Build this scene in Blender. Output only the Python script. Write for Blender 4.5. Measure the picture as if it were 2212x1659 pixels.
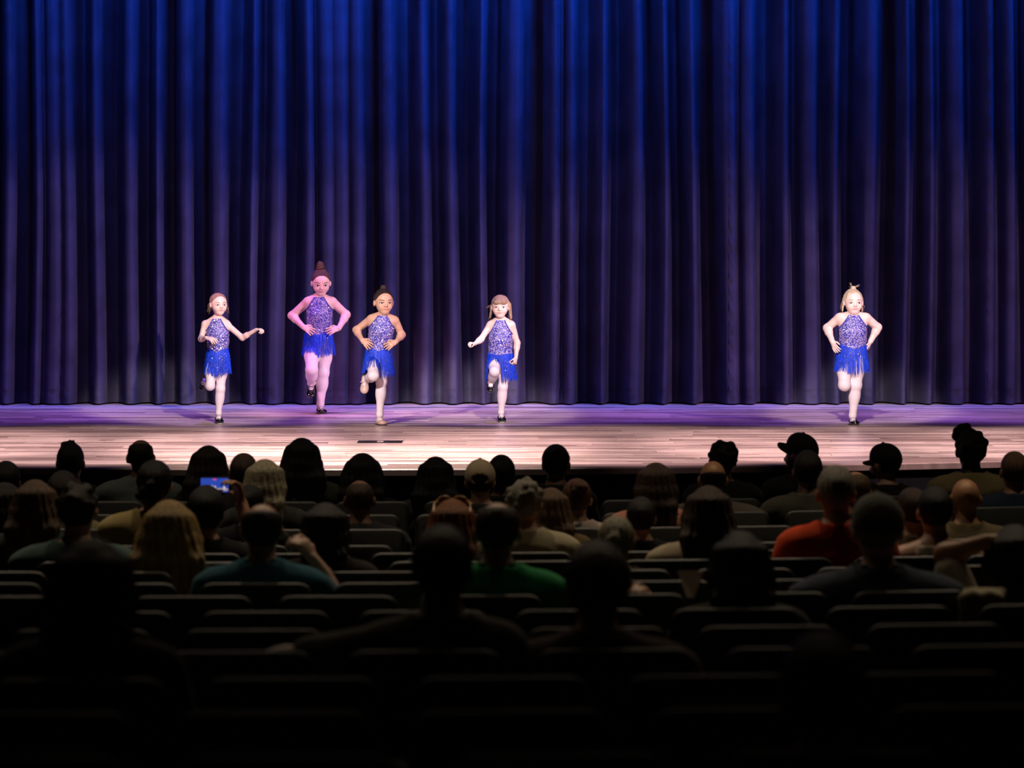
import bpy, math, random
import numpy as np
from mathutils import Vector, Matrix

# ------------------------------------------------------------------ scene basics
for o in list(bpy.data.objects):
    bpy.data.objects.remove(o)
S = bpy.context.scene
COL = S.collection
random.seed(7)
FPX, YH, CX, CZ = 6500.0, 524.0, 1106.0, 1.56      # focal length in px, horizon row, centre column, eye height over the stage
IW, IH = 2212, 1659


def W(px, py, d):
    return np.array([(px - CX) * d / FPX, d, CZ - (py - YH) * d / FPX])


# ------------------------------------------------------------------ camera
cam = bpy.data.cameras.new('camera')
cam.sensor_width = 36.0
cam.lens = 36.0 * FPX / IW
cam.shift_y = (YH - IH / 2) / IW
cam.clip_end = 200
cam.dof.use_dof = True
cam.dof.focus_distance = 25.9
cam.dof.aperture_fstop = 3.2
camo = bpy.data.objects.new('camera', cam)
COL.objects.link(camo)
camo.location = (0, 0, CZ)
camo.rotation_euler = (math.radians(90), 0, 0)
S.camera = camo

# ------------------------------------------------------------------ world, exposure
w = bpy.data.worlds.new('world')
S.world = w
w.use_nodes = True
w.node_tree.nodes['Background'].inputs[0].default_value = (0.35, 0.33, 0.4, 1)
w.node_tree.nodes['Background'].inputs[1].default_value = 0.0006
S.view_settings.view_transform = 'Standard'
S.view_settings.look = 'None'
S.view_settings.exposure = 0.0
S.view_settings.gamma = 1.0
S.view_settings.use_curve_mapping = False


# ------------------------------------------------------------------ lights
def aim(o, tgt):
    v = Vector(tgt) - o.location
    o.rotation_euler = v.to_track_quat('-Z', 'Y').to_euler()


def spot(name, loc, tgt, energy, color, angle, blend, radius=0.12):
    l = bpy.data.lights.new(name, 'SPOT')
    l.energy = energy
    l.color = color
    l.spot_size = math.radians(angle)
    l.spot_blend = blend
    l.shadow_soft_size = radius
    o = bpy.data.objects.new(name, l)
    COL.objects.link(o)
    o.location = loc
    aim(o, tgt)
    return o


def area(name, loc, tgt, sx, sy, energy, color, spread=180):
    l = bpy.data.lights.new(name, 'AREA')
    l.shape = 'RECTANGLE'
    l.size, l.size_y = sx, sy
    l.energy = energy
    l.color = color
    l.spread = math.radians(spread)
    o = bpy.data.objects.new(name, l)
    COL.objects.link(o)
    o.location = loc
    v = Vector(tgt) - o.location
    o.rotation_euler = v.to_track_quat('-Z', 'Y').to_euler()
    return o


# blue border lights hung right in front of the curtain
for i in range(17):
    x = -6.8 + 0.85 * i
    e = 265 + 215 * math.exp(-((x + 0.4) / 3.0) ** 2)
    spot('blue_border_light', (x + 0.95, 27.95, 5.6), (x, 28.95, 3.5), e, (0.0, 0.11, 1.0), 54, 0.8, 0.1)
    if i % 2:
        spot('blue_border_light', (x, 27.85, 5.7), (x, 28.95, 3.6), e * 0.7, (0.0, 0.12, 1.0), 80, 0.8, 0.1)
# white front wash from the first pipe over the apron
for i, x in enumerate((-5.2, -3.2, -1.2, 0.9, 2.9, 4.9)):
    e = (2100, 2800, 3200, 3000, 2850, 2600)[i]
    spot('white_front_wash', (x * 0.95, 19.2, 6.2), (x, 22.95, 0.0), e, (1.0, 0.73, 0.80), 32.5, 0.35, 0.12)
# a brighter pool at the front edge of the apron
spot('apron_special', (-1.1, 20.5, 6.2), (-1.1, 21.6, 0.0), 3600, (1.0, 0.84, 0.80), 34, 0.9, 0.12)
# face light for the downstage row, from the balcony rail
for gx, lx in ((-2.54, 1.2), (-1.12, -4.6), (-0.1, 1.2), (2.95, 1.0)):
    spot('balcony_front_light', (lx, 12.5, 6.6), (gx, 25.9, 0.74), 10500, (1.0, 0.86, 0.88), 6.6, 0.4, 0.1)
# lavender wash from the box boom at house right, raking across the folds of the curtain
for x, an, e in ((-4.4, 13.5, 6400), (-1.6, 14.5, 5400), (1.2, 16, 4400), (3.9, 18, 3500)):
    spot('lavender_wash', (9.5, 17.5, 6.2), (x, 28.9, 0.45), e * 0.85, (0.95, 0.60, 0.86), an, 0.7, 0.2)
# weaker lavender fill from the balcony
for x in (-3.6, 0.0, 3.6):
    spot('lavender_fill', (x, 9.5, 8.0), (x * 0.95, 28.6, 0.6), 650, (0.9, 0.55, 0.9), 15, 0.7, 0.15)
# purple top light over the upstage floor
for x in (-5.0, -2.5, 0.0, 2.5, 5.0):
    spot('purple_top_light', (x, 27.0, 6.0), (x, 27.35, 0.0), 1050, (0.30, 0.12, 1.0), 40, 0.7, 0.12)
# pink side light for the upstage performer
spot('pink_special', (-5.5, 22.6, 5.6), (-1.75, 27.4, 0.7), 1700, (1.0, 0.36, 0.72), 17, 0.6, 0.12)
# dim warm house lights in the ceiling: one line over the front rows, a weaker one further back
for x in (-4.0, -1.3, 1.4, 4.1):
    spot('house_downlight', (x, 17.3, 6.6), (x, 14.8, -0.4), 300, (1.0, 0.79, 0.55), 90, 0.9, 0.12)
    spot('house_downlight', (x, 12.6, 6.6), (x, 9.6, 0.0), 24, (1.0, 0.79, 0.55), 88, 1.0, 0.12)


# ------------------------------------------------------------------ materials
MATS = {}


def mat(name, col, rough=0.6, metal=0.0, spec=0.5, var=0.0, scale=20.0, bump=0.0, bscale=60.0, sheen=0.0, coat=0.0,
        stretch=(1, 1, 1), emit=None, estr=0.0):
    if name in MATS:
        return MATS[name]
    m = bpy.data.materials.new(name)
    m.use_nodes = True
    nt = m.node_tree
    b = nt.nodes['Principled BSDF']
    b.inputs['Base Color'].default_value = (*col, 1)
    b.inputs['Roughness'].default_value = rough
    b.inputs['Metallic'].default_value = metal
    b.inputs['Specular IOR Level'].default_value = spec
    if sheen:
        b.inputs['Sheen Weight'].default_value = sheen
    if coat:
        b.inputs['Coat Weight'].default_value = coat
        b.inputs['Coat Roughness'].default_value = 0.1
    if emit:
        b.inputs['Emission Color'].default_value = (*emit, 1)
        b.inputs['Emission Strength'].default_value = estr
    if var or bump:
        tc = nt.nodes.new('ShaderNodeTexCoord')
        mp = nt.nodes.new('ShaderNodeMapping')
        mp.inputs['Scale'].default_value = stretch
        nt.links.new(tc.outputs['Object'], mp.inputs['Vector'])
    if var:
        n = nt.nodes.new('ShaderNodeTexNoise')
        n.inputs['Scale'].default_value = scale
        n.inputs['Detail'].default_value = 4
        nt.links.new(mp.outputs[0], n.inputs['Vector'])
        r = nt.nodes.new('ShaderNodeValToRGB')
        r.color_ramp.elements[0].position = 0.3
        r.color_ramp.elements[1].position = 0.7
        r.color_ramp.elements[0].color = (*[max(0, c * (1 - var)) for c in col], 1)
        r.color_ramp.elements[1].color = (*[min(1, c * (1 + var)) for c in col], 1)
        nt.links.new(n.outputs['Fac'], r.inputs['Fac'])
        nt.links.new(r.outputs[0], b.inputs['Base Color'])
    if bump:
        n2 = nt.nodes.new('ShaderNodeTexNoise')
        n2.inputs['Scale'].default_value = bscale
        n2.inputs['Detail'].default_value = 3
        nt.links.new(mp.outputs[0], n2.inputs['Vector'])
        bp = nt.nodes.new('ShaderNodeBump')
        bp.inputs['Strength'].default_value = bump
        bp.inputs['Distance'].default_value = 0.01
        nt.links.new(n2.outputs['Fac'], bp.inputs['Height'])
        nt.links.new(bp.outputs[0], b.inputs['Normal'])
    MATS[name] = m
    return m


def key(c):
    return '_'.join('%03d' % int(v * 1000) for v in c)


def m_skin(c):
    return mat('skin_' + key(c), c, 0.45, spec=0.4, var=0.06, scale=30)


def m_hair(c):
    return mat('hair_' + key(c), c, 0.5, spec=0.35, var=0.45, scale=14, bump=0.8, bscale=45, stretch=(6, 6, 0.6))


def m_print(name, c1, c2, scale=22.0, lo=0.18, hi=0.26):
    m = mat(name, c1, 0.9, spec=0.15)
    nt = m.node_tree
    tc = nt.nodes.new('ShaderNodeTexCoord')
    v = nt.nodes.new('ShaderNodeTexVoronoi')
    v.inputs['Scale'].default_value = scale
    nt.links.new(tc.outputs['Object'], v.inputs['Vector'])
    r = nt.nodes.new('ShaderNodeValToRGB')
    r.color_ramp.elements[0].position = lo
    r.color_ramp.elements[1].position = hi
    r.color_ramp.elements[0].color = (*c2, 1)
    r.color_ramp.elements[1].color = (*c1, 1)
    nt.links.new(v.outputs['Distance'], r.inputs['Fac'])
    nt.links.new(r.outputs[0], nt.nodes['Principled BSDF'].inputs['Base Color'])
    return m


def m_cloth(c):
    return mat('cloth_' + key(c), c, 0.9, spec=0.15, var=0.1, scale=9, bump=0.5, bscale=14, sheen=0.1)


# ------------------------------------------------------------------ mesh helpers
def mesh_np(name, V, Fc, smooth=True):
    me = bpy.data.meshes.new(name)
    V = np.asarray(V, dtype=np.float32)
    Fc = np.asarray(Fc, dtype=np.int32)
    n, k = Fc.shape
    me.vertices.add(len(V))
    me.vertices.foreach_set('co', V.ravel())
    me.loops.add(n * k)
    me.loops.foreach_set('vertex_index', Fc.ravel())
    me.polygons.add(n)
    me.polygons.foreach_set('loop_start', np.arange(0, n * k, k, dtype=np.int32))
    if smooth:
        me.polygons.foreach_set('use_smooth', np.ones(n, dtype=bool))
    me.update(calc_edges=True)
    return me


def mesh_list(name, V, Fc, smooth=False):
    me = bpy.data.meshes.new(name)
    me.from_pydata([tuple(v) for v in V], [], [tuple(f) for f in Fc])
    if smooth:
        me.polygons.foreach_set('use_smooth', np.ones(len(me.polygons), dtype=bool))
    me.update()
    return me


def link(name, me, material=None, parent=None, loc=None):
    o = bpy.data.objects.new(name, me)
    COL.objects.link(o)
    if material is not None:
        if me.materials:
            o.material_slots[0].link = 'OBJECT'
            o.material_slots[0].material = material
        else:
            me.materials.append(material)
    if parent is not None:
        o.parent = parent
    if loc is not None:
        o.location = loc
    return o


def empty(name, loc, label=None, cat=None, group=None, rz=0.0):
    o = bpy.data.objects.new(name, None)
    COL.objects.link(o)
    o.empty_display_size = 0.1
    o.location = loc
    o.rotation_euler = (0, 0, rz)
    tag(o, label, cat, group)
    return o


def tag(o, label=None, cat=None, group=None, kind=None):
    if label:
        o['label'] = label
    if cat:
        o['category'] = cat
    if group:
        o['group'] = group
    if kind:
        o['kind'] = kind
    return o


BOXF = [(0, 3, 2, 1), (4, 5, 6, 7), (0, 1, 5, 4), (1, 2, 6, 5), (2, 3, 7, 6), (3, 0, 4, 7)]


class MB:
    def __init__(self):
        self.V, self.F = [], []

    def add(self, V, Fc):
        n = len(self.V)
        self.V += [tuple(v) for v in V]
        self.F += [tuple(i + n for i in f) for f in Fc]

    def box(self, lo, hi):
        x0, y0, z0 = lo
        x1, y1, z1 = hi
        self.add([(x0, y0, z0), (x1, y0, z0), (x1, y1, z0), (x0, y1, z0), (x0, y0, z1), (x1, y0, z1), (x1, y1, z1), (x0, y1, z1)], BOXF)

    def tube(self, pts, rad, n=6):
        pts = [np.array(p, float) for p in pts]
        rings = []
        for i, p in enumerate(pts):
            t = pts[min(i + 1, len(pts) - 1)] - pts[max(i - 1, 0)]
            t /= (np.linalg.norm(t) + 1e-9)
            a = np.cross(t, [0.31, 0.2, 0.93])
            a /= (np.linalg.norm(a) + 1e-9)
            b = np.cross(t, a)
            r = rad[i] if hasattr(rad, '__len__') else rad
            rings.append([p + r * (math.cos(2 * math.pi * k / n) * a + math.sin(2 * math.pi * k / n) * b) for k in range(n)])
        V = [v for r in rings for v in r]
        Fc = []
        for i in range(len(pts) - 1):
            for k in range(n):
                Fc.append((i * n + k, i * n + (k + 1) % n, (i + 1) * n + (k + 1) % n, (i + 1) * n + k))
        Fc.append(tuple(range(n))[::-1])
        Fc.append(tuple((len(pts) - 1) * n + k for k in range(n)))
        self.add(V, Fc)

    def build(self, name, material, parent=None, smooth=False, loc=None):
        return link(name, mesh_list(name, self.V, self.F, smooth), material, parent, loc)


# ------------------------------------------------------------------ signed distance fields -> smooth continuous meshes
class Field:
    def __init__(self, lo, hi, h):
        self.lo = np.array(lo, float)
        self.h = h
        self.n = np.ceil((np.array(hi, float) - self.lo) / h).astype(int) + 1
        self.A = np.full(self.n, 1.0, np.float32)
        self.ax = [self.lo[i] + h * np.arange(self.n[i]) for i in range(3)]

    def copy(self):
        f = Field.__new__(Field)
        f.lo, f.h, f.n, f.ax = self.lo, self.h, self.n, self.ax
        f.A = self.A.copy()
        return f

    def sub(self, lo, hi):
        a = np.clip(np.floor((np.array(lo) - self.lo) / self.h).astype(int), 0, self.n)
        b = np.clip(np.ceil((np.array(hi) - self.lo) / self.h).astype(int) + 1, 0, self.n)
        if np.any(b <= a):
            return None, None
        sl = tuple(slice(a[i], b[i]) for i in range(3))
        X = self.ax[0][sl[0]][:, None, None].astype(np.float32)
        Y = self.ax[1][sl[1]][None, :, None].astype(np.float32)
        Z = self.ax[2][sl[2]][None, None, :].astype(np.float32)
        return sl, (X, Y, Z)

    def merge(self, sl, d, k):
        B = self.A[sl]
        if k > 0:
            hh = np.maximum(k - np.abs(B - d), 0) / k
            self.A[sl] = np.minimum(B, d) - hh * hh * k * 0.25
        else:
            self.A[sl] = np.minimum(B, d)

    def cap(self, a, b, ra, rb, k=0.02):
        a = np.array(a, float)
        b = np.array(b, float)
        m = max(ra, rb) + k + 0.03
        sl, P = self.sub(np.minimum(a, b) - m, np.maximum(a, b) + m)
        if sl is None:
            return
        ab = b - a
        L2 = float(ab @ ab) + 1e-12
        px, py, pz = P[0] - a[0], P[1] - a[1], P[2] - a[2]
        t = np.clip((px * ab[0] + py * ab[1] + pz * ab[2]) / L2, 0, 1)
        d = np.sqrt((px - t * ab[0]) ** 2 + (py - t * ab[1]) ** 2 + (pz - t * ab[2]) ** 2) - (ra + (rb - ra) * t)
        self.merge(sl, d.astype(np.float32), k)

    def chain(self, pts, rad, k=0.02):
        for i in range(len(pts) - 1):
            self.cap(pts[i], pts[i + 1], rad[i], rad[i + 1], k)

    def ell(self, c, r, k=0.02, R=None, op='add'):
        c = np.array(c, float)
        r = np.array(r, float)
        m = float(r.max()) + k + 0.03
        sl, P = self.sub(c - m, c + m)
        if sl is None:
            return
        p = [P[0] - c[0], P[1] - c[1], P[2] - c[2]]
        if R is not None:     # columns of R are the local axes
            p = [p[0] * R[0, j] + p[1] * R[1, j] + p[2] * R[2, j] for j in range(3)]
        q0 = np.sqrt((p[0] / r[0]) ** 2 + (p[1] / r[1]) ** 2 + (p[2] / r[2]) ** 2)
        q1 = np.sqrt((p[0] / r[0] ** 2) ** 2 + (p[1] / r[1] ** 2) ** 2 + (p[2] / r[2] ** 2) ** 2) + 1e-6
        d = (q0 * (q0 - 1.0) / q1).astype(np.float32)
        if op == 'add':
            self.merge(sl, d, k)
        else:
            B = self.A[sl]
            self.A[sl] = np.maximum(B, -d)

    def grid(self):
        return (self.ax[0][:, None, None], self.ax[1][None, :, None], self.ax[2][None, None, :])

    def cut(self, fn):
        X, Y, Z = self.grid()
        self.A = np.maximum(self.A, np.asarray(fn(X, Y, Z), np.float32))

    def sample(self, P):
        q = (np.asarray(P) - self.lo) / self.h
        q = np.clip(q, 0, self.n - 1.001)
        i = q.astype(int)
        f = q - i
        out = 0
        for a in (0, 1):
            for b in (0, 1):
                for c in (0, 1):
                    wgt = (f[:, 0] if a else 1 - f[:, 0]) * (f[:, 1] if b else 1 - f[:, 1]) * (f[:, 2] if c else 1 - f[:, 2])
                    out = out + wgt * self.A[i[:, 0] + a, i[:, 1] + b, i[:, 2] + c]
        return out

    def grad(self, P):
        e = self.h
        g = np.stack([self.sample(P + np.eye(3)[j] * e) - self.sample(P - np.eye(3)[j] * e) for j in range(3)], 1)
        return g / (np.linalg.norm(g, axis=1, keepdims=True) + 1e-6)

    def mesh(self):
        A = self.A
        A[0], A[-1] = 1, 1
        A[:, 0], A[:, -1] = 1, 1
        A[:, :, 0], A[:, :, -1] = 1, 1
        Sg = A < 0
        n = self.n - 1
        c = np.zeros(n, np.uint8)
        for a in (0, 1):
            for b in (0, 1):
                for d in (0, 1):
                    c += Sg[a:a + n[0], b:b + n[1], d:d + n[2]]
        act = (c > 0) & (c < 8)
        ids = np.full(n, -1, np.int32)
        cells = np.argwhere(act)
        ids[act] = np.arange(len(cells))
        pos = np.zeros((len(cells), 3))
        cnt = np.zeros(len(cells))
        cor = [np.array((a, b, d)) for a in (0, 1) for b in (0, 1) for d in (0, 1)]
        val = [A[cells[:, 0] + o[0], cells[:, 1] + o[1], cells[:, 2] + o[2]] for o in cor]
        for i in range(8):
            for j in range(i + 1, 8):
                if np.abs(cor[i] - cor[j]).sum() != 1:
                    continue
                f0, f1 = val[i], val[j]
                s = (f0 < 0) != (f1 < 0)
                t = np.where(s, f0 / np.where(s, f0 - f1, 1), 0)
                pos += np.where(s[:, None], cor[i] + t[:, None] * (cor[j] - cor[i]), 0)
                cnt += s
        V = self.lo + self.h * (cells + pos / np.maximum(cnt, 1)[:, None])
        Fs = []
        for ax in range(3):
            u, v = [(1, 2), (2, 0), (0, 1)][ax]
            s0 = [slice(None)] * 3
            s1 = [slice(None)] * 3
            s0[ax] = slice(0, -1)
            s1[ax] = slice(1, None)
            a0, a1 = Sg[tuple(s0)], Sg[tuple(s1)]
            E = np.argwhere(a0 != a1)
            ok = (E[:, u] > 0) & (E[:, v] > 0) & (E[:, u] < n[u]) & (E[:, v] < n[v])
            E = E[ok]
            if not len(E):
                continue
            ins = a0[E[:, 0], E[:, 1], E[:, 2]]
            du = np.zeros(3, int)
            du[u] = 1
            dv = np.zeros(3, int)
            dv[v] = 1
            q = [E - du - dv, E - dv, E, E - du]
            Q = np.stack([ids[p[:, 0], p[:, 1], p[:, 2]] for p in q], 1)
            Q[~ins] = Q[~ins][:, ::-1]
            Fs.append(Q)
        return V, np.concatenate(Fs) if Fs else np.zeros((0, 4), int)


def frame(fwd, up):
    """columns: right, forward, up"""
    f = np.array(fwd, float)
    f /= np.linalg.norm(f)
    u = np.array(up, float)
    u = u - f * (u @ f)
    u /= np.linalg.norm(u)
    r = np.cross(f, u)
    return np.stack([r, f, u], 1)


def hand(Fd, wrist, direc, back, size=0.1, thumb=1, curl=0.4, k=0.0025):
    """palm, four fingers of unequal length bent at the knuckles, thumb leaving the side of the palm"""
    R = frame(direc, back)          # right, forward (fingers), up (back of hand)
    wrist = np.array(wrist, float)

    def pt(x, y, z):
        return wrist + R @ np.array([x * thumb, y, z]) * size
    Fd.ell(pt(0, 0.26, 0), np.array([0.22, 0.29, 0.1]) * size, 0.012, R)
    for i, (x, L) in enumerate(((-0.19, 0.46), (-0.065, 0.54), (0.065, 0.50), (0.185, 0.40))):
        p = pt(x, 0.44, 0)
        a = curl * (0.8 + 0.15 * i)
        fan = x * thumb * (0.9 if curl < 0.6 else 0.2)
        q = p + R @ np.array([fan, math.cos(a), -math.sin(a)]) * size * L * 0.48
        a2 = a + curl * 1.1
        r = q + R @ np.array([fan, math.cos(a2), -math.sin(a2)]) * size * L * 0.3
        a3 = a2 + curl * 0.7
        s = r + R @ np.array([fan, math.cos(a3), -math.sin(a3)]) * size * L * 0.24
        rr = 0.056 * size
        Fd.chain([p, q, r, s], [rr * 1.1, rr, rr * 0.95, rr * 0.8], k)
    Fd.chain([pt(-0.14, 0.1, -0.02), pt(-0.32, 0.3, -0.06), pt(-0.36, 0.5, -0.12 - 0.2 * curl)], [0.075 * size, 0.065 * size, 0.05 * size], k)


def tube_pts(V, n):
    return V


# ================================================================== STRUCTURE
STAGE_XC, STAGE_R, STAGE_D0 = -1.45, 16.0, 20.72


def d_front(x):
    return STAGE_D0 + (x - STAGE_XC) ** 2 / (2 * STAGE_R)


ROW_D = [5.98 + 0.9 * i for i in range(15)]
SEAT_H = 0.92


def drop(d):            # eye height above the seat back tops
    a = 0.68 + 0.058 * d
    return a if d < 15.2 else min(a, 1.60)


def floor_z(d):
    return CZ - drop(d) - SEAT_H


# auditorium floor, raked towards the stage and level in front of it
fl = MB()
ds = [-3.0] + list(np.linspace(0, 15.2, 8)) + [15.86, 18.0, 24.0]
for i in range(len(ds) - 1):
    a, b = ds[i], ds[i + 1]
    za, zb = floor_z(a), floor_z(b)
    n = len(fl.V)
    fl.V += [(-11, a, za), (11, a, za), (11, b, zb), (-11, b, zb)]
    fl.F.append((n, n + 1, n + 2, n + 3))
n = len(fl.V)
floor_house = fl.build('floor_house', mat('house_carpet', (0.012, 0.012, 0.014), 0.95, spec=0.1, var=0.4, scale=40, bump=0.4))
tag(floor_house, 'dark carpeted auditorium floor sloping down to the stage', None, None, 'structure')


def wood_mat():
    m = bpy.data.materials.new('stage_oak')
    m.use_nodes = True
    nt = m.node_tree
    b = nt.nodes['Principled BSDF']
    oi = nt.nodes.new('ShaderNodeObjectInfo')
    tc = nt.nodes.new('ShaderNodeTexCoord')
    add = nt.nodes.new('ShaderNodeVectorMath')
    add.operation = 'ADD'
    mul = nt.nodes.new('ShaderNodeVectorMath')
    mul.operation = 'SCALE'
    cmb = nt.nodes.new('ShaderNodeCombineXYZ')
    for i in range(3):
        nt.links.new(oi.outputs['Random'], cmb.inputs[i])
    nt.links.new(cmb.outputs[0], mul.inputs[0])
    mul.inputs['Scale'].default_value = 37.0
    nt.links.new(tc.outputs['Object'], add.inputs[0])
    nt.links.new(mul.outputs[0], add.inputs[1])
    # strips glued side by side inside each board: brick pattern along the board
    mp = nt.nodes.new('ShaderNodeMapping')
    nt.links.new(add.outputs[0], mp.inputs['Vector'])
    br = nt.nodes.new('ShaderNodeTexBrick')
    br.inputs['Scale'].default_value = 1.0
    br.inputs['Brick Width'].default_value = 0.62
    br.inputs['Row Height'].default_value = 0.054
    br.inputs['Mortar Size'].default_value = 0.0012
    br.inputs['Color1'].default_value = (0.0, 0.0, 0.0, 1)
    br.inputs['Color2'].default_value = (1, 1, 1, 1)
    br.inputs['Mortar'].default_value = (0.0, 0.0, 0.0, 1)
    nt.links.new(mp.outputs[0], br.inputs['Vector'])
    n = nt.nodes.new('ShaderNodeTexNoise')
    n.inputs['Scale'].default_value = 1.0
    n.inputs['Detail'].default_value = 5
    mp2 = nt.nodes.new('ShaderNodeMapping')
    mp2.inputs['Scale'].default_value = (1.6, 45, 1)
    nt.links.new(add.outputs[0], mp2.inputs['Vector'])
    nt.links.new(mp2.outputs[0], n.inputs['Vector'])
    mx = nt.nodes.new('ShaderNodeMath')
    mx.operation = 'MULTIPLY_ADD'
    nt.links.new(br.outputs['Color'], mx.inputs[0])
    mx.inputs[1].default_value = 0.34
    nt.links.new(n.outputs['Fac'], mx.inputs[2])
    mx2 = nt.nodes.new('ShaderNodeMath')
    mx2.operation = 'MULTIPLY_ADD'
    nt.links.new(oi.outputs['Random'], mx2.inputs[0])
    mx2.inputs[1].default_value = 0.34
    nt.links.new(mx.outputs[0], mx2.inputs[2])
    r = nt.nodes.new('ShaderNodeValToRGB')
    r.color_ramp.elements[0].position = 0.42
    r.color_ramp.elements[0].color = (0.13, 0.08, 0.07, 1)
    r.color_ramp.elements[1].position = 1.1 if False else 1.0
    r.color_ramp.elements[1].color = (0.72, 0.56, 0.46, 1)
    e = r.color_ramp.elements.new(0.72)
    e.color = (0.36, 0.25, 0.205, 1)
    nt.links.new(mx2.outputs[0], r.inputs['Fac'])
    nt.links.new(r.outputs[0], b.inputs['Base Color'])
    b.inputs['Roughness'].default_value = 0.36
    b.inputs['Specular IOR Level'].default_value = 0.45
    return m


OAK = wood_mat()
BLACK = mat('black_paint', (0.006, 0.006, 0.007), 0.75, spec=0.2, var=0.2, scale=10)

# stage: dark sub floor, boards on it, curved nosing board, black front
X0, X1 = -7.0, 7.0
NB = 64
xs = np.linspace(X0, X1, NB + 1)
sf = MB()
V, Fc = [], []
for x in xs:
    V += [(x, d_front(x) + 0.02, -0.03), (x, 30.4, -0.03)]
for i in range(NB):
    Fc.append((2 * i, 2 * i + 2, 2 * i + 3, 2 * i + 1))
sf.add(V, Fc)
stage = sf.build('floor_stage', mat('dark_subfloor', (0.03, 0.02, 0.018), 0.9))
tag(stage, 'boarded wooden stage floor lit purple at the back and pink in front', None, None, 'structure')

PW = 0.165
plank_mesh = {}


def plank_me(L):
    L = round(L / 0.05) * 0.05
    if L not in plank_mesh:
        b = 0.0012
        mb = MB()
        hx, hy = L / 2 - 0.001, PW / 2 - 0.0008
        Vv = [(-hx, -hy, -0.028), (hx, -hy, -0.028), (hx, hy, -0.028), (-hx, hy, -0.028),
              (-hx, -hy, -b), (hx, -hy, -b), (hx, hy, -b), (-hx, hy, -b),
              (-hx + b, -hy + b, 0), (hx - b, -hy + b, 0), (hx - b, hy - b, 0), (-hx + b, hy - b, 0)]
        Ff = [(0, 1, 5, 4), (1, 2, 6, 5), (2, 3, 7, 6), (3, 0, 4, 7), (4, 5, 9, 8), (5, 6, 10, 9), (6, 7, 11, 10), (7, 4, 8, 11), (8, 9, 10, 11)]
        mb.add(Vv, Ff)
        me = mesh_list('plank', mb.V, mb.F)
        me.materials.append(OAK)
        plank_mesh[L] = me
    return plank_mesh[L], L


rnd = random.Random(3)
POCKET = (-1.03, 23.52)      # floor pocket centre
d = 21.06
npl = 0
stray = []
while d < 30.2:
    dc = d + PW / 2
    half = math.sqrt(max(0.0, 2 * STAGE_R * (d - (STAGE_D0 + 0.33))))
    xa, xb = max(-5.6, STAGE_XC - half), min(5.6, STAGE_XC + half)
    x = xa - (rnd.random() * 1.6 if xa == -5.6 else 0)
    while x < xb - 0.05:
        L = rnd.choice((2.1, 2.4, 2.7, 3.0))
        if x + L > xb and xb < 5.59:
            L = max(0.1, xb - x)
        me, L2 = plank_me(L)
        o = link('plank', me, None, stage, (x + L / 2, dc, 0.0))
        o.location.z = rnd.uniform(-0.0008, 0.0)
        npl += 1
        x += L
    d += PW
print('planks', npl)

# nosing board following the curved edge
nb = MB()
V, Fc = [], []
for x in xs:
    df = d_front(x)
    V += [(x, df - 0.02, -0.045), (x, df - 0.02, -0.006), (x, df - 0.012, 0.0005), (x, df + 0.36, 0.0005), (x, df + 0.36, -0.029)]
for i in range(NB):
    for j in range(4):
        Fc.append((5 * i + j, 5 * i + 5 + j, 5 * i + 6 + j, 5 * i + 1 + j))
nb.add(V, Fc)
nos = nb.build('edge_board', mat('edge_oak', (0.36, 0.25, 0.205), 0.36, var=0.25, scale=2, stretch=(0.6, 22, 1)), stage)
nos['label'] = 'curved board along the front edge of the stage'
# stage front
wf = MB()
V, Fc = [], []
for x in xs:
    V += [(x, d_front(x), -1.2), (x, d_front(x), -0.03)]
for i in range(NB):
    Fc.append((2 * i, 2 * i + 2, 2 * i + 3, 2 * i + 1))
wf.add(V, Fc)
tag(wf.build('wall_stage_front', BLACK), 'black curved front wall below the stage edge', None, None, 'structure')
# black back wall of the stage
wb = MB()
wb.box((-9, 30.4, -0.1), (9, 30.5, 9))
tag(wb.build('wall_back', BLACK), 'black wall behind the stage curtain', None, None, 'structure')

# floor pocket: a dark steel frame with two hinged lids
px, py = POCKET
fp = empty('floor_pocket', (px, py, 0), 'narrow dark steel floor pocket set in the stage boards', 'floor pocket')
steel = mat('dark_steel', (0.02, 0.018, 0.018), 0.5, metal=0.6, var=0.2)
f1 = MB()
f1.box((-0.175, -0.115, 0.0), (0.175, -0.085, 0.006))
f1.box((-0.175, 0.085, 0.0), (0.175, 0.115, 0.006))
f1.box((-0.175, -0.085, 0.0), (-0.15, 0.085, 0.006))
f1.box((0.15, -0.085, 0.0), (0.175, 0.085, 0.006))
f1.build('frame', steel, fp)
for sx in (-1, 1):
    l1 = MB()
    l1.box((min(sx * 0.148, sx * 0.026), -0.083, 0.001), (max(sx * 0.148, sx * 0.026), 0.083, 0.005))
    lid = l1.build('lid', steel, fp)
    l2 = MB()
    l2.box((sx * 0.09 - 0.02, -0.07, 0.005), (sx * 0.09 + 0.02, -0.06, 0.009))
    l2.build('pull', steel, lid)
l3 = MB()
l3.box((-0.025, -0.083, 0.001), (0.025, 0.083, 0.0045))
l3.build('centre_bar', mat('worn_steel', (0.5, 0.4, 0.36), 0.5, metal=0.2), fp)

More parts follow.
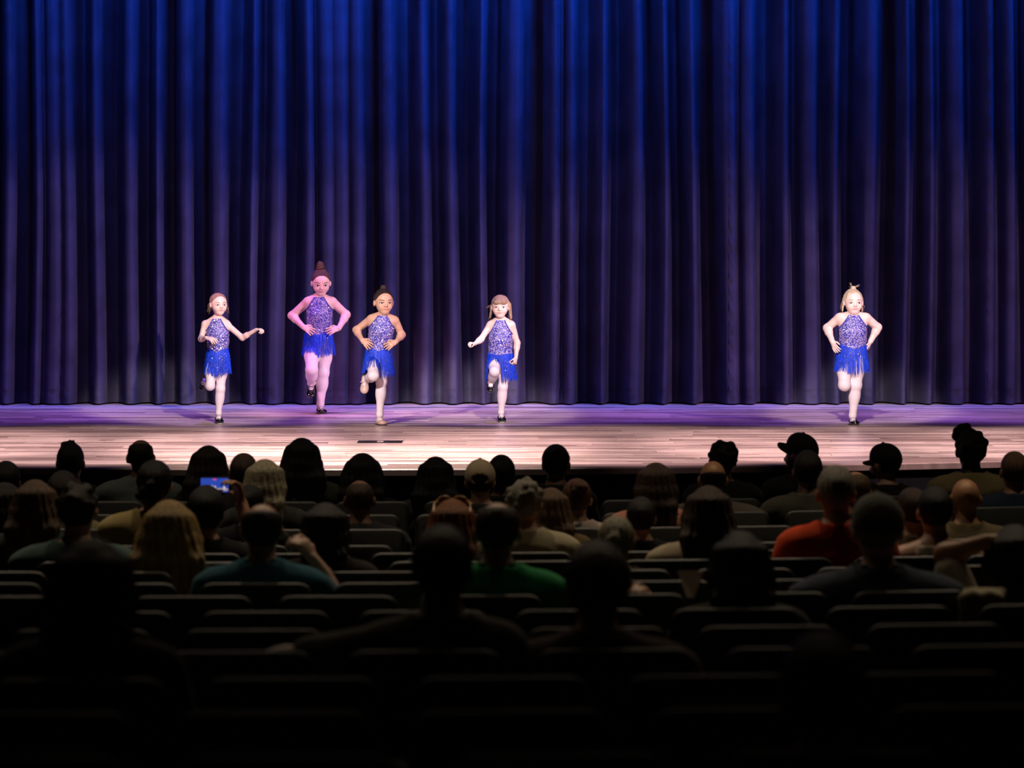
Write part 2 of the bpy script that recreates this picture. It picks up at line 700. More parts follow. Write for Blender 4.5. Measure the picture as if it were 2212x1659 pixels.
# ------------------------------------------------------------------ curtain
DCUR = 28.86
ridges_px = [(5, 24), (69, 83), (98, 123), (131, 151), (197, 214), (268, 290), (334, 346), (387, 411), (459, 487), (540, 552),
             (582, 607), (653, 672), (689, 714), (719, 748), (758, 782), (824, 849), (904, 923), (964, 984), (1036, 1048),
             (1097, 1125), (1189, 1207), (1224, 1241), (1297, 1308), (1362, 1384), (1428, 1440), (1488, 1502), (1563, 1591), (1607, 1630),
             (1689, 1704), (1737, 1767), (1799, 1814), (1869, 1894), (1951, 1963), (2003, 2016), (2053, 2082), (2128, 2147), (2173, 2193)]
rx = [((a - CX) * DCUR / FPX, (b - CX) * DCUR / FPX) for a, b in ridges_px]
rr_ = random.Random(11)
xl = rx[0][0]
left, right = [], []
while xl > -7.6:
    g = rr_.uniform(0.12, 0.28)
    wd = rr_.uniform(0.06, 0.12)
    left.append((xl - g - wd, xl - g))
    xl -= g + wd
xr = rx[-1][1]
while xr < 7.6:
    g = rr_.uniform(0.12, 0.28)
    wd = rr_.uniform(0.06, 0.12)
    right.append((xr + g, xr + g + wd))
    xr += g + wd
ridges = sorted(left + rx + right)
kx, ky = [], []
for i, (a, b) in enumerate(ridges):
    wd = b - a
    kx += [a, a + 0.35 * wd, a + 0.75 * wd, b]
    ky += [-0.035, -0.008, 0.0, -0.03]
    if i + 1 < len(ridges):
        g = ridges[i + 1][0] - b
        v = min(0.5, 0.03 + 2.0 * g)
        kx += [b + 0.10 * g, b + 0.30 * g, b + 0.52 * g, b + 0.72 * g, b + 0.9 * g]
        ky += [-0.55 * v - 0.02, -0.88 * v, -v, -0.7 * v, -0.3 * v - 0.02]
kx, ky = np.array(kx), np.array(ky)
NX = 1900
cx_ = np.linspace(-7.4, 7.4, NX)


def cprof(x, zz):
    sh = 0.018 * np.sin(0.9 * zz + 2.1 * x) + 0.010 * np.sin(0.45 * zz * 2 + 5.3 * x + 1.3)
    p = np.interp(x + sh * (1 - 0.1 * zz), kx, ky)
    kk = np.exp(-0.5 * (np.arange(-4, 5) / 1.7) ** 2)
    kk /= kk.sum()
    p = np.convolve(np.pad(p, 4, 'edge'), kk, 'valid')
    deep = 0.80 + 0.05 * zz / 2 + 0.10 * np.sin(3.7 * x + 0.8 * zz)
    return p * deep


def strip(z_list, off=0.0, crink=0.0, sel=None, seed=1):
    rs = np.random.RandomState(seed)
    x = cx_ if sel is None else cx_[sel]
    V = []
    for zz in z_list:
        p = cprof(cx_, zz)
        p = p if sel is None else p[sel]
        n = 0
        if crink:
            n = crink * (np.sin(31 * x + 40 * zz + 2 * np.sin(9 * x)) + 0.6 * np.sin(57 * x - 70 * zz) + 0.5 * rs.randn())
        V.append(np.stack([x, DCUR - p - 0 * x - off - n, np.full_like(x, zz)], 1))
    V = np.concatenate(V)
    nx, nz = len(x), len(z_list)
    i = np.arange(nx - 1)
    Fq = np.concatenate([np.stack([j * nx + i, j * nx + i + 1, (j + 1) * nx + i + 1, (j + 1) * nx + i], 1) for j in range(nz - 1)])
    return V, Fq


def velvet():
    m = mat('navy_velour', (0.05, 0.045, 0.075), 0.92, spec=0.08, var=0.25, scale=3, bump=0.25, bscale=180)
    return m


VEL = velvet()
cur = empty('stage_curtain', (0, DCUR, 0), 'dark navy velour stage curtain hanging in deep vertical folds', 'curtain')


def cur_part(name, z_list, **kw):
    V, Fq = strip(z_list, **kw)
    V = V - np.array([0, DCUR, 0])
    return link(name, mesh_np(name, V, Fq), VEL, cur)


fab = cur_part('fabric', list(np.concatenate([np.linspace(0.02, 0.3, 8), np.linspace(0.5, 7.0, 24)])))
sol = fab.modifiers.new('thick', 'SOLIDIFY')
sol.thickness = 0.004
cur_part('hem', list(np.linspace(0.014, 0.150, 7)), off=0.006, crink=0.0035)
for i, sp in enumerate((134, 320, 828, 1208, 1580, 2138)):
    sxw = (sp - CX) * DCUR / FPX
    sel = np.where(np.abs(cx_ - sxw) < 0.02)[0]
    cur_part('seam', list(np.linspace(0.15, 4.2, 90)), off=0.005, crink=0.006, sel=sel, seed=i)

# a few sequins and bits of fringe shed on the boards
rs = np.random.RandomState(5)
mb = MB()
for i in range(150):
    dd = rs.uniform(21.4, 26.5)
    xx = rs.uniform(-4.4, 4.4)
    s = rs.uniform(0.006, 0.011)
    a = rs.uniform(0, 6.28)
    c, sn = math.cos(a) * s, math.sin(a) * s
    mb.add([(xx + c, dd + sn, 0.0015), (xx - sn, dd + c, 0.0035), (xx - c, dd - sn, 0.0015), (xx + sn, dd - c, 0.003)], [(0, 1, 2, 3)])
o = mb.build('shed_sequins', mat('shed_sequin', (0.9, 0.85, 0.9), 0.25, metal=0.5))
tag(o, 'tiny pale sequins scattered over the stage boards', 'sequins', None, 'stuff')

# ================================================================== THE FIVE YOUNG DANCERS
SKIN_A = m_skin((0.80, 0.56, 0.47))
TIGHTS = mat('pale_tights', (0.84, 0.72, 0.73), 0.6, spec=0.3, var=0.04, scale=40)
PATENT = mat('black_patent', (0.006, 0.006, 0.007), 0.12, spec=0.6, coat=0.8)
TAN = mat('tan_leather', (0.62, 0.42, 0.33), 0.4, spec=0.5, var=0.08)
RIBBON = mat('tan_ribbon', (0.75, 0.55, 0.48), 0.5)
FRINGE = mat('royal_blue_fringe', (0.004, 0.045, 0.62), 0.45, spec=0.4, var=0.35, scale=60)
BEAD = mat('silver_bead', (0.75, 0.85, 1.0), 0.18, metal=0.9)
SOLE = mat('shoe_sole', (0.03, 0.028, 0.03), 0.4)
TAPS = mat('tap_metal', (0.7, 0.7, 0.72), 0.25, metal=1.0)
EYEW = mat('eye_white', (0.75, 0.7, 0.7), 0.3)
IRIS = mat('iris_brown', (0.03, 0.018, 0.012), 0.25)
LIPS = mat('lip_pink', (0.55, 0.2, 0.2), 0.45)
RHINE = mat('rhinestone', (0.9, 0.85, 0.92), 0.15, metal=0.8)


def leotard_mat():
    m = bpy.data.materials.new('blue_sequin_knit')
    m.use_nodes = True
    nt = m.node_tree
    b = nt.nodes['Principled BSDF']
    tc = nt.nodes.new('ShaderNodeTexCoord')
    mp = nt.nodes.new('ShaderNodeMapping')
    mp.inputs['Scale'].default_value = (1, 0.6, 1)
    nt.links.new(tc.outputs['Object'], mp.inputs['Vector'])
    v = nt.nodes.new('ShaderNodeTexVoronoi')
    v.inputs['Scale'].default_value = 85
    v.feature = 'F1'
    nt.links.new(mp.outputs[0], v.inputs['Vector'])
    r = nt.nodes.new('ShaderNodeValToRGB')
    r.color_ramp.elements[0].position = 0.30
    r.color_ramp.elements[0].color = (0.46, 0.40, 0.70, 1)
    r.color_ramp.elements[1].position = 0.6
    r.color_ramp.elements[1].color = (0.035, 0.035, 0.36, 1)
    nt.links.new(v.outputs['Distance'], r.inputs['Fac'])
    nt.links.new(r.outputs[0], b.inputs['Base Color'])
    b.inputs['Roughness'].default_value = 0.42
    b.inputs['Specular IOR Level'].default_value = 0.5
    bp = nt.nodes.new('ShaderNodeBump')
    bp.inputs['Strength'].default_value = 0.6
    bp.inputs['Distance'].default_value = 0.004
    bp.invert = True
    nt.links.new(v.outputs['Distance'], bp.inputs['Height'])
    nt.links.new(bp.outputs[0], b.inputs['Normal'])
    return m


LEO = leotard_mat()
TRIM = mat('blue_binding', (0.05, 0.06, 0.42), 0.5)
SEQ = [mat('sequin_lavender', (0.62, 0.55, 0.85), 0.22, metal=0.7), mat('sequin_rose_gold', (0.95, 0.72, 0.66), 0.2, metal=0.8)]


def shoe(parent, toe, heel, up, size, style, tag_label=None):
    """tap shoe on the foot from heel to toe (points on the sole line), up = away from the sole"""
    toe, heel = np.array(toe, float), np.array(heel, float)
    ax = toe - heel
    L = np.linalg.norm(ax)
    R = frame(ax, up)
    c = (toe + heel) / 2
    h = 0.0032
    bb = L * 0.75
    Fd = Field(c - bb, c + bb, h)

    def pt(x, y, z):
        return heel + R @ np.array([x, y * L, z])
    wd = 0.23 * L
    Fd.ell(pt(0, 0.76, 0.11 * L), (wd, 0.27 * L, 0.13 * L), 0.01, R)
    Fd.ell(pt(0, 0.22, 0.15 * L), (wd * 0.78, 0.24 * L, 0.19 * L), 0.01, R)
    Fd.ell(pt(0, 0.5, 0.10 * L), (wd * 0.85, 0.4 * L, 0.11 * L), 0.015, R)
    G = Fd.copy()
    X, Y, Z = Fd.grid()

    def loc(X, Y, Z):
        dx, dy, dz = X - heel[0], Y - heel[1], Z - heel[2]
        return [dx * R[0, j] + dy * R[1, j] + dz * R[2, j] for j in range(3)]
    lx, ly, lz = loc(X, Y, Z)
    # opening on the instep, flat bottom
    Fd.A = np.maximum(Fd.A, (0.012 * 0 + 0.0 - lz + 0.008).astype(np.float32))
    if style == 'strap':
        op = np.maximum(np.maximum(0.10 * L - lz, ly - 0.66 * L), np.abs(lx) - wd * 0.78)
        op2 = np.maximum(0.27 * L - lz, ly - 0.66 * L)
        Fd.A = np.maximum(Fd.A, np.maximum(-op, -op2).astype(np.float32))
    else:
        op2 = np.maximum(0.31 * L - lz, ly - 0.42 * L)
        Fd.A = np.maximum(Fd.A, (-op2).astype(np.float32))
    V, Fq = Fd.mesh()
    base = np.array(parent.location)
    s = link('shoe', mesh_np('shoe', V - base, Fq), PATENT if style != 'tan' else TAN, parent)
    # sole with heel block
    sb = MB()
    n = 16
    ring = []
    for k in range(n):
        a = 2 * math.pi * k / n
        yy = 0.5 + 0.5 * math.sin(a)
        ww = wd * (0.72 + 0.28 * min(1, yy / 0.7)) * abs(math.cos(a)) ** 0.6 * (1 if math.cos(a) > 0 else -1)
        ring.append((ww, yy))
    Vv = [pt(x, y, 0.010) - base for x, y in ring] + [pt(x, y, 0.003) - base for x, y in ring]
    Ff = [(k, (k + 1) % n, n + (k + 1) % n, n + k) for k in range(n)] + [tuple(range(n)), tuple(range(2 * n - 1, n - 1, -1))]
    sb.add(Vv, Ff)
    hb = [pt(x * 0.8, y * 0.3, z) - base for z in (0.006, 0.0) for x, y in ((-wd, 0.02), (wd, 0.02), (wd, 0.9), (-wd, 0.9))]
    sb.add(hb, BOXF)
    so = sb.build('sole', SOLE, s)
    tp = MB()
    tp.add([pt(x, y, z) - base for z in (0.0035, 0.0005) for x, y in ((-wd * .7, .78), (wd * .7, .78), (wd * .45, .97), (-wd * .45, .97))], BOXF)
    tp.build('toe_tap', TAPS, s)
    if style == 'strap':
        st = MB()
        P = []
        for k in range(9):
            a = math.pi * k / 8
            P.append(pt(-math.cos(a) * wd * 0.86, 0.36, (0.14 + 0.20 * math.sin(a)) * L) - base)
        st.tube(P, 0.0052, 6)
        st.build('strap', PATENT, s, True)
        bw = MB()
        for sx in (-1, 1):
            bw.add([pt(0, 0.78, 0.245 * L) - base, pt(sx * 0.018, 0.74, 0.26 * L) - base, pt(sx * 0.018, 0.84, 0.24 * L) - base, pt(sx * 0.010, 0.79, 0.275 * L) - base],
                   [(0, 1, 3), (0, 3, 2), (1, 2, 3), (0, 2, 1)])
        bw.build('bow', PATENT, s)
    else:
        lc = MB()
        m_ = RIBBON if style == 'tan' else PATENT
        for j, yy in enumerate((0.44, 0.52, 0.6)):
            lc.tube([pt(-wd * .5, yy, (0.27 - .08 * j * .4) * L) - base, pt(0, yy + .02, (0.31 - .03 * j) * L) - base, pt(wd * .5, yy, (0.27 - .08 * j * .4) * L) - base], 0.003, 5)
        for sx in (-1, 1):
            P = [pt(0, .45, .32 * L) - base, pt(sx * .018, .42, .40 * L) - base, pt(sx * .034, .46, .37 * L) - base, pt(sx * .018, .47, .30 * L) - base, pt(0, .45, .32 * L) - base]
            lc.tube(P, 0.003, 5)
        lc.build('laces', m_, s, True)
    return s


def dancer(g):
    D0 = CZ * FPX / (g['sole'] / g['sc'] + g['oy'] - YH)        # depth of the sole's front edge
    DB = D0 + 0.09
    rng = np.random.RandomState(g['seed'])

    def J(p):
        X, Y = p[0], p[1]
        t = p[2] if len(p) > 2 else 0.0
        return W(g['ox'] + X / g['sc'], g['oy'] + Y / g['sc'], DB - t)
    u = DB / FPX / g['sc']             # metres per crop pixel
    hips = J(g['hips'])
    base = np.array([J(g['ankle'])[0], DB - 0.03, 0.0])
    root = empty('person', tuple(base), g['label'], 'person')
    lo = np.array([min(J(p)[0] for p in g['pts']) - 0.12, DB - 0.36, -0.01])
    hi = np.array([max(J(p)[0] for p in g['pts']) + 0.12, DB + 0.36, J(g['top'])[2] + 0.08])
    h = 0.0034
    # ---- torso
    T = Field(lo, hi, h)
    nb_ = J(g['neck'])
    sl, sr = J(g['shl']), J(g['shr'])
    wt = J(g['waist'])
    hw, ww_, pw = g['chest_w'], g['waist_w'], g['hip_w']
    dp = g['depth']
    ch = nb_ * 0.58 + wt * 0.42
    up = (nb_ - wt)
    up /= np.linalg.norm(up)
    Rt = frame((0, -1, 0), up)
    TL = np.linalg.norm(nb_ - wt)
    T.ell(ch, (hw, dp, TL * 0.60), 0.03, Rt)
    T.ell(wt, (ww_, dp * 0.98, TL * 0.5), 0.04, Rt)
    T.ell(hips, (pw, dp * 1.02, 0.085), 0.04, Rt)
    T.ell((wt + ch) / 2 + np.array([0, -0.012, 0]), (ww_ * 0.85, dp, TL * 0.4), 0.03, Rt)
    # ---- shoulders, neck, arms
    B = T.copy()
    ra = g['arm_r']
    for s_ in (sl, sr):
        B.cap(nb_ * 0.75 + s_ * 0.25 - np.array([0, 0, 0.018]), s_, 0.032, ra * 1.08, 0.045)
    hc = J(g['head'])
    hs = g['hs']                                    # head height, chin to crown
    yaw, pit = math.radians(g['yaw']), math.radians(g['pitch'])
    fw = np.array([math.sin(yaw) * math.cos(pit), -math.cos(yaw) * math.cos(pit), math.sin(pit)])
    roll = math.radians(g.get('roll', 0))
    RH = frame(fw, (math.sin(roll), 0, math.cos(roll)))

    def Hp(x, f, z):
        return hc + RH @ np.array([x, f, z]) * hs
    B.cap(nb_ - np.array([0, -0.008, 0.03]), Hp(0, -0.08, -0.15), g['neck_r'] * 1.1, g['neck_r'] * 0.95, 0.012)
    B.cap(nb_ - np.array([0, -0.008, 0.03]), nb_ - np.array([0, -0.008, -0.005]), g['neck_r'] * 1.25, g['neck_r'] * 1.0, 0.03)
    for a in ('al', 'ar'):
        pts = [J(p) for p in g[a]]
        B.chain(pts, [ra, ra * 0.86, ra * 0.58], 0.022)
        # forearm swell
        B.ell(pts[1] * 0.7 + pts[2] * 0.3, np.array([ra * 0.86] * 3), 0.02)
        hd = g[a + '_hand']
        dvec = J(hd[0]) - pts[2]
        hand(B, pts[2], dvec, hd[1], hd[2], hd[3], hd[4])
    # ---- head with face
    B.ell(Hp(0, -0.05, 0.13), np.array([0.375, 0.44, 0.37]) * hs, 0.02, RH)
    B.ell(Hp(0, 0.11, -0.11), np.array([0.318, 0.27, 0.33]) * hs, 0.03, RH)
    B.ell(Hp(0, 0.22, -0.36), np.array([0.15, 0.12, 0.11]) * hs, 0.025, RH)        # chin
    for s_ in (-1, 1):
        B.ell(Hp(s_ * 0.16, 0.24, -0.15), np.array([0.12, 0.11, 0.11]) * hs, 0.02, RH)   # cheek
        B.ell(Hp(s_ * 0.375, -0.05, -0.03), np.array([0.05, 0.085, 0.125]) * hs, 0.004, RH)  # ear
    B.cap(Hp(0, 0.37, 0.01), Hp(0, 0.43, -0.105), 0.03 * hs, 0.048 * hs, 0.008)          # nose
    for s_ in (-1, 1):
        B.ell(Hp(s_ * 0.048, 0.395, -0.115), np.array([0.036] * 3) * hs, 0.006)
    B.ell(Hp(0, 0.34, -0.235), np.array([0.11, 0.05, 0.05]) * hs, 0.01, RH)
    ff = np.linspace(0.62, 0.1, 120)

    def surf(x, z):
        P_ = np.stack([Hp(x, f_, z) for f_ in ff])
        j_ = np.argmax(B.sample(P_) < 0)
        return ff[j_]
    # ---- legs
    Lg = Field(lo, hi, h)
    for leg in ('ls', 'll'):
        q = [J(p) for p in g[leg]]
        r = g['leg_r']
        Lg.chain(q, [r[0] * 1.06, r[1], r[3]], 0.02)
        mid = q[1] * 0.45 + q[0] * 0.55
        Lg.ell(mid, [r[0] * 0.94] * 3, 0.03)
        calf = q[1] * 0.66 + q[2] * 0.34
        dirn = (q[2] - q[1]) / np.linalg.norm(q[2] - q[1])
        Rl = frame(dirn, (0, 1, 0.01)) if abs(dirn[1]) < 0.9 else frame(dirn, (0, 0, 1))
        Lg.ell(calf + np.array([0, 0.008, 0]), (r[2], 0.085, r[2]), 0.02, Rl)
        Lg.ell(q[1], [r[1] * 1.03] * 3, 0.015)
        ft = g[leg + '_foot']
        heel, toe = J(ft[0]), J(ft[1])
        if leg == 'ls':
            heel[2], toe[2] = 0.0, 0.0
        fup = np.array(ft[2], float)
        Rf = frame(toe - heel, fup)
        fl_ = np.linalg.norm(toe - heel)
        k1 = heel + Rf @ np.array([0, 0.2 * fl_, 0.17 * fl_])
        k2 = heel + Rf @ np.array([0, 0.78 * fl_, 0.09 * fl_])
        Lg.cap(q[2], k1, r[3], 0.13 * fl_, 0.015)
        Lg.cap(k1 + Rf @ np.array([0, 0.03, 0.004]), k2, 0.145 * fl_, 0.085 * fl_, 0.012)
    # body: skin, runs on into the upper thighs under the tights
    Bd = B.copy()
    Lc = Lg.copy()
    Lc.A += 0.002
    X, Y, Z = Bd.grid()
    Lc.cut(lambda X, Y, Z: (hips[2] - 0.14 - Z) + 0 * X + 0 * Y)
    k = 0.03
    hh = np.maximum(k - np.abs(Bd.A - Lc.A), 0) / k
    Bd.A = np.minimum(Bd.A, Lc.A) - hh * hh * k * 0.25
    V, Fq = Bd.mesh()
    link('body', mesh_np('body', V - base, Fq), g['skin'], root)
    # tights
    Tg = Lg.copy()
    P2 = T.copy()
    P2.A -= 0.001
    P2.cut(lambda X, Y, Z: (Z - (hips[2] + 0.01)) + 0 * X + 0 * Y)
    hh = np.maximum(k - np.abs(Tg.A - P2.A), 0) / k
    Tg.A = np.minimum(Tg.A, P2.A) - hh * hh * k * 0.25
    V, Fq = Tg.mesh()
    link('tights', mesh_np('tights', V - base, Fq), TIGHTS, root)
    # leotard: halter cut
    Le = T.copy()
    Le.A -= 0.005
    zt = nb_[2] + 0.004
    za = nb_[2] - g['halter'] * TL
    wn, wa = g['neck_r'] * 1.25, hw * 1.08

    def halter(X, Y, Z):
        t = np.clip((Z - za) / (zt - za), 0, 1)
        cxx = wt[0] + (nb_[0] - wt[0]) * np.clip((Z - wt[2]) / (nb_[2] - wt[2]), 0, 1)
        lim = wa + (wn - wa) * t ** 0.8 + np.where(Z < za, 0.2, 0)
        return np.maximum(np.abs(X - cxx) - lim, Z - zt) + 0 * Y
    # fill up to the collar
    Le.cap(nb_ + np.array([0, 0.0, -0.05]), nb_ + np.array([0, 0.0, 0.006]), g['neck_r'] * 1.7, g['neck_r'] * 1.16, 0.03)
    Le.cut(halter)
    V, Fq = Le.mesh()
    leo = link('leotard', mesh_np('leotard', V - base, Fq), LEO, root)
    # halter binding: a collar round the neck and two edges
    cb = MB()
    P = [nb_ - base + np.array([math.cos(a) * g['neck_r'] * 1.22, 0.004 + math.sin(a) * g['neck_r'] * 1.2, 0.004 - 0.008 * (math.sin(a) < 0) * abs(math.sin(a))]) for a in np.linspace(0, 2 * math.pi, 25)]
    cb.tube(P, 0.0055, 6)
    for s_ in (-1, 1):
        P = []
        for t in np.linspace(1, 0.0, 10):
            zz = za + (zt - za) * t
            cxx = wt[0] + (nb_[0] - wt[0]) * np.clip((zz - wt[2]) / (nb_[2] - wt[2]), 0, 1)
            xx = cxx + s_ * (wa + (wn - wa) * t ** 0.8 - 0.003)
            ys = np.linspace(DB - 0.2, DB + 0.02, 70)
            val = Le.sample(np.stack([np.full(70, xx), ys, np.full(70, zz)], 1))
            ok = np.where(val < 0.006)[0]
            if len(ok):
                P.append(np.array([xx, ys[ok[0]], zz]) - base)
        if len(P) > 2:
            cb.tube(P, 0.004, 5)
    cb.build('halter_binding', TRIM, leo, True)
    # sequins standing off the knit
    vis = np.where((V[:, 1] < DB + 0.02))[0]
    pick = rng.choice(vis, min(700, len(vis)), replace=False)
    N = Le.grad(V[pick])
    for mi, sel in enumerate((slice(0, 520), slice(520, 700))):
        q = MB()
        for c, n_ in zip(V[pick][sel], N[sel]):
            n_ = n_ + rng.randn(3) * 0.33
            n_ /= np.linalg.norm(n_)
            a = np.cross(n_, [0.1, 0.2, 1.0])
            a /= np.linalg.norm(a)
            b = np.cross(n_, a)
            r = rng.uniform(0.0025, 0.0048)
            c = c - base + n_ * 0.003
            q.add([c + r * (math.cos(t) * a + math.sin(t) * b) for t in np.arange(6) * math.pi / 3], [(0, 1, 2, 3, 4, 5)])
        s_o = q.build('sequins', SEQ[mi], leo)
        s_o['kind'] = 'stuff'
    # fringe skirt: strands hang from the hip line and slide over the legs
    C = T.copy()
    C.A = np.minimum(C.A, Lg.A)
    NS = 560
    hz = J((0, g['fringe_top']))[2]
    ln = (g['fringe_end'] - g['fringe_top']) * u
    th = rng.uniform(0, 2 * math.pi, NS)
    P = np.zeros((NS, 3))
    ctr = np.array([hips[0], DB, 0])
    for s_ in range(NS):
        ca, sa = math.cos(th[s_]), math.sin(th[s_])
        front = max(0, -sa)
        z0 = hz - g['vdip'] * front ** 2 * (1 - abs(ca)) + (rng.rand() - 0.5) * 0.01 + g.get('fringe_tilt', 0) * ca
        rr = np.linspace(0.02, 0.26, 100)
        pr = np.stack([ctr[0] + ca * rr, ctr[1] + sa * rr * 0.95, np.full(100, z0)], 1)
        vv = T.sample(pr)
        j = np.argmax(vv > 0.006)
        P[s_] = pr[j]
    out = P - np.array([hips[0], DB, 0])
    out[:, 2] = 0
    out /= np.linalg.norm(out, axis=1, keepdims=True)
    K = 15
    L = ln * rng.uniform(0.86, 1.06, NS)
    track = [P.copy()]
    vel = np.tile(np.array([0, 0, -1.0]), (NS, 1))
    sway = rng.randn(NS, 1) * 0.04
    for k_ in range(K):
        st = (L / K)[:, None]
        P = P + (vel + out * g.get('flare', 0.13) + np.array([g.get('swing', 0), 0, 0]) + np.cross(out, [0, 0, 1]) * sway) * st
        for _ in range(2):
            d_ = C.sample(P)
            push = np.maximum(0.0075 - d_, 0)[:, None]
            P = P + C.grad(P) * push
        track.append(P.copy())
    TR = np.stack(track, 1) - base
    tan = np.cross(out, [0, 0, 1.0])
    wv = 0.0021
    Vf = np.zeros((NS, K + 1, 3, 3))
    wds = np.linspace(1, 0.55, K + 1)[None, :, None]
    Vf[:, :, 0] = TR - tan[:, None, :] * wv * wds
    Vf[:, :, 1] = TR + out[:, None, :] * 0.0022
    Vf[:, :, 2] = TR + tan[:, None, :] * wv * wds
    Vf = Vf.reshape(-1, 3)
    Ff = []
    for s_ in range(NS):
        b0 = s_ * (K + 1) * 3
        for k_ in range(K):
            for m_ in (0, 1, 2):
                m2 = (m_ + 1) % 3
                Ff.append((b0 + k_ * 3 + m_, b0 + k_ * 3 + m2, b0 + k_ * 3 + 3 + m2, b0 + k_ * 3 + 3 + m_))
    fr = link('fringe', mesh_np('fringe', Vf, Ff), FRINGE, root)
    fr['kind'] = 'stuff'
    q = MB()
    for s_ in rng.choice(NS, 85, replace=False):
        k_ = rng.randint(3, K)
        c = TR[s_, k_] + out[s_] * 0.004
        r = rng.uniform(0.0028, 0.0055)
        n_ = out[s_] + rng.randn(3) * 0.3
        n_ /= np.linalg.norm(n_)
        a = np.cross(n_, [0.1, 0.2, 1.0])
        a /= np.linalg.norm(a)
        b = np.cross(n_, a)
        q.add([c + r * (math.cos(t) * a + math.sin(t) * b) for t in np.arange(6) * math.pi / 3], [(0, 1, 2, 3, 4, 5)])
    bo = q.build('beads', BEAD, fr)
    bo['kind'] = 'stuff'
    # belt of sequins on the hip line
    # ---- shoes
    for leg in ('ls', 'll'):
        ft = g[leg + '_foot']
        heel, toe = J(ft[0]), J(ft[1])
        if leg == 'ls':
            heel[2], toe[2] = 0.0, 0.0
        shoe(root, toe, heel, ft[2], 1, g['shoe'])
    # ---- face details
    eo_ = g.get('eye_open', 1)
    for s_ in (-1, 1):
        e = MB()
        fe = surf(s_ * 0.165, 0.0)
        c = Hp(s_ * 0.165, fe - 0.018, 0.0) - base
        ring = []
        for i in range(7):
            ph = math.pi * (i / 6 - 0.5)
            for j in range(12):
                a = 2 * math.pi * j / 12
                v = np.array([math.cos(ph) * math.cos(a) * 0.078, math.cos(ph) * math.sin(a) * 0.034, math.sin(ph) * 0.040 * eo_]) * hs
                ring.append(c + RH @ v)
        e.add(ring, [(i * 12 + j, i * 12 + (j + 1) % 12, (i + 1) * 12 + (j + 1) % 12, (i + 1) * 12 + j) for i in range(6) for j in range(12)])
        eo = e.build('eye', EYEW, root, True)
        e = MB()
        gx = s_ * 0.165 + 0.012 * math.sin(yaw) + g.get('look', 0) * 0.025
        c2 = Hp(gx, fe + 0.019, 0.002) - base
        e.add([c2 + RH @ (np.array([math.cos(a) * 0.036, -0.006, math.sin(a) * 0.035 * eo_]) * hs) for a in np.arange(12) * math.pi / 6] +
              [c2 + RH @ (np.array([0, 0.008, 0]) * hs)], [(j, (j + 1) % 12, 12) for j in range(12)])
        e.build('iris', IRIS, eo, True)
        e = MB()
        P = []
        for t in np.linspace(-1, 1, 7):
            x_, z_ = s_ * (0.165 + t * 0.085), 0.042 * eo_ - 0.03 * t * t
            P.append(Hp(x_, surf(x_, z_) + 0.008, z_) - base)
        e.tube(P, 0.012 * hs, 5)
        e.build('eyelash', g['brow'], root, True)
        e = MB()
        P = []
        for t in np.linspace(-1, 1, 7):
            x_, z_ = s_ * (0.17 + t * 0.10), 0.125 - 0.028 * t * t
            P.append(Hp(x_, surf(x_, z_) + 0.001, z_) - base)
        e.tube(P, [0.008 * hs, 0.013 * hs, 0.015 * hs, 0.015 * hs, 0.013 * hs, 0.010 * hs, 0.005 * hs], 5)
        e.build('eyebrow', g['brow'], root, True)
    e = MB()
    P = []
    for t in np.linspace(-1, 1, 9):
        x_, z_ = t * 0.115, -0.235 + 0.014 * t * t
        P.append(Hp(x_, surf(x_, z_) - 0.002, z_) - base)
    e.tube(P, [0.006 * hs] + [0.014 * hs, 0.020 * hs, 0.023 * hs, 0.022 * hs, 0.023 * hs, 0.020 * hs, 0.014 * hs] + [0.006 * hs], 6)
    e.build('lips', LIPS, root, True)
    # ---- hair
    Hf = Field(hc - 0.24, hc + 0.24, 0.004)
    t = g.get('hair_t', 0.035)
    Hf.ell(Hp(0, -0.095, 0.145), np.array([0.375 + t * 0.6, 0.44, 0.37 + t * 0.55]) * hs, 0.0, RH)
    Hf.ell(Hp(0, -0.05, 0.135), np.array([0.378, 0.443, 0.374]) * hs, 0.0, RH)
    X, Y, Z = Hf.grid()
    dx, dy, dz = X - hc[0], Y - hc[1], Z - hc[2]
    lx = (dx * RH[0, 0] + dy * RH[1, 0] + dz * RH[2, 0]) / hs
    lf = (dx * RH[0, 1] + dy * RH[1, 1] + dz * RH[2, 1]) / hs
    lz = (dx * RH[0, 2] + dy * RH[1, 2] + dz * RH[2, 2]) / hs
    # hairline: from the top of the forehead down behind the ears, with soft temples
    hl = g.get('hairline', 0.34)
    cutp = (lf - 0.02) * 0.75 - (lz - (hl - 0.28)) * 0.66 + 0.035 - 0.85 * lx ** 2
    Hf.A = np.maximum(Hf.A, (np.maximum(cutp, -0.30 - lz) * hs).astype(np.float32))
    if g.get('bangs'):
        Hf.ell(Hp(0, 0.27, 0.22), np.array([0.31, 0.17, 0.14]) * hs, 0.01, RH)
    for c, e_, k_ in g.get('hair_add', []):
        if len(c) == 2:
            Hf.cap(Hp(*c[0]), Hp(*c[1]), e_[0] * hs, e_[1] * hs, k_)
        else:
            Hf.ell(Hp(*c), np.array(e_) * hs, k_, RH)
    V, Fq = Hf.mesh()
    ho = link('hair', mesh_np('hair', V - base, Fq), g['hair'], root)
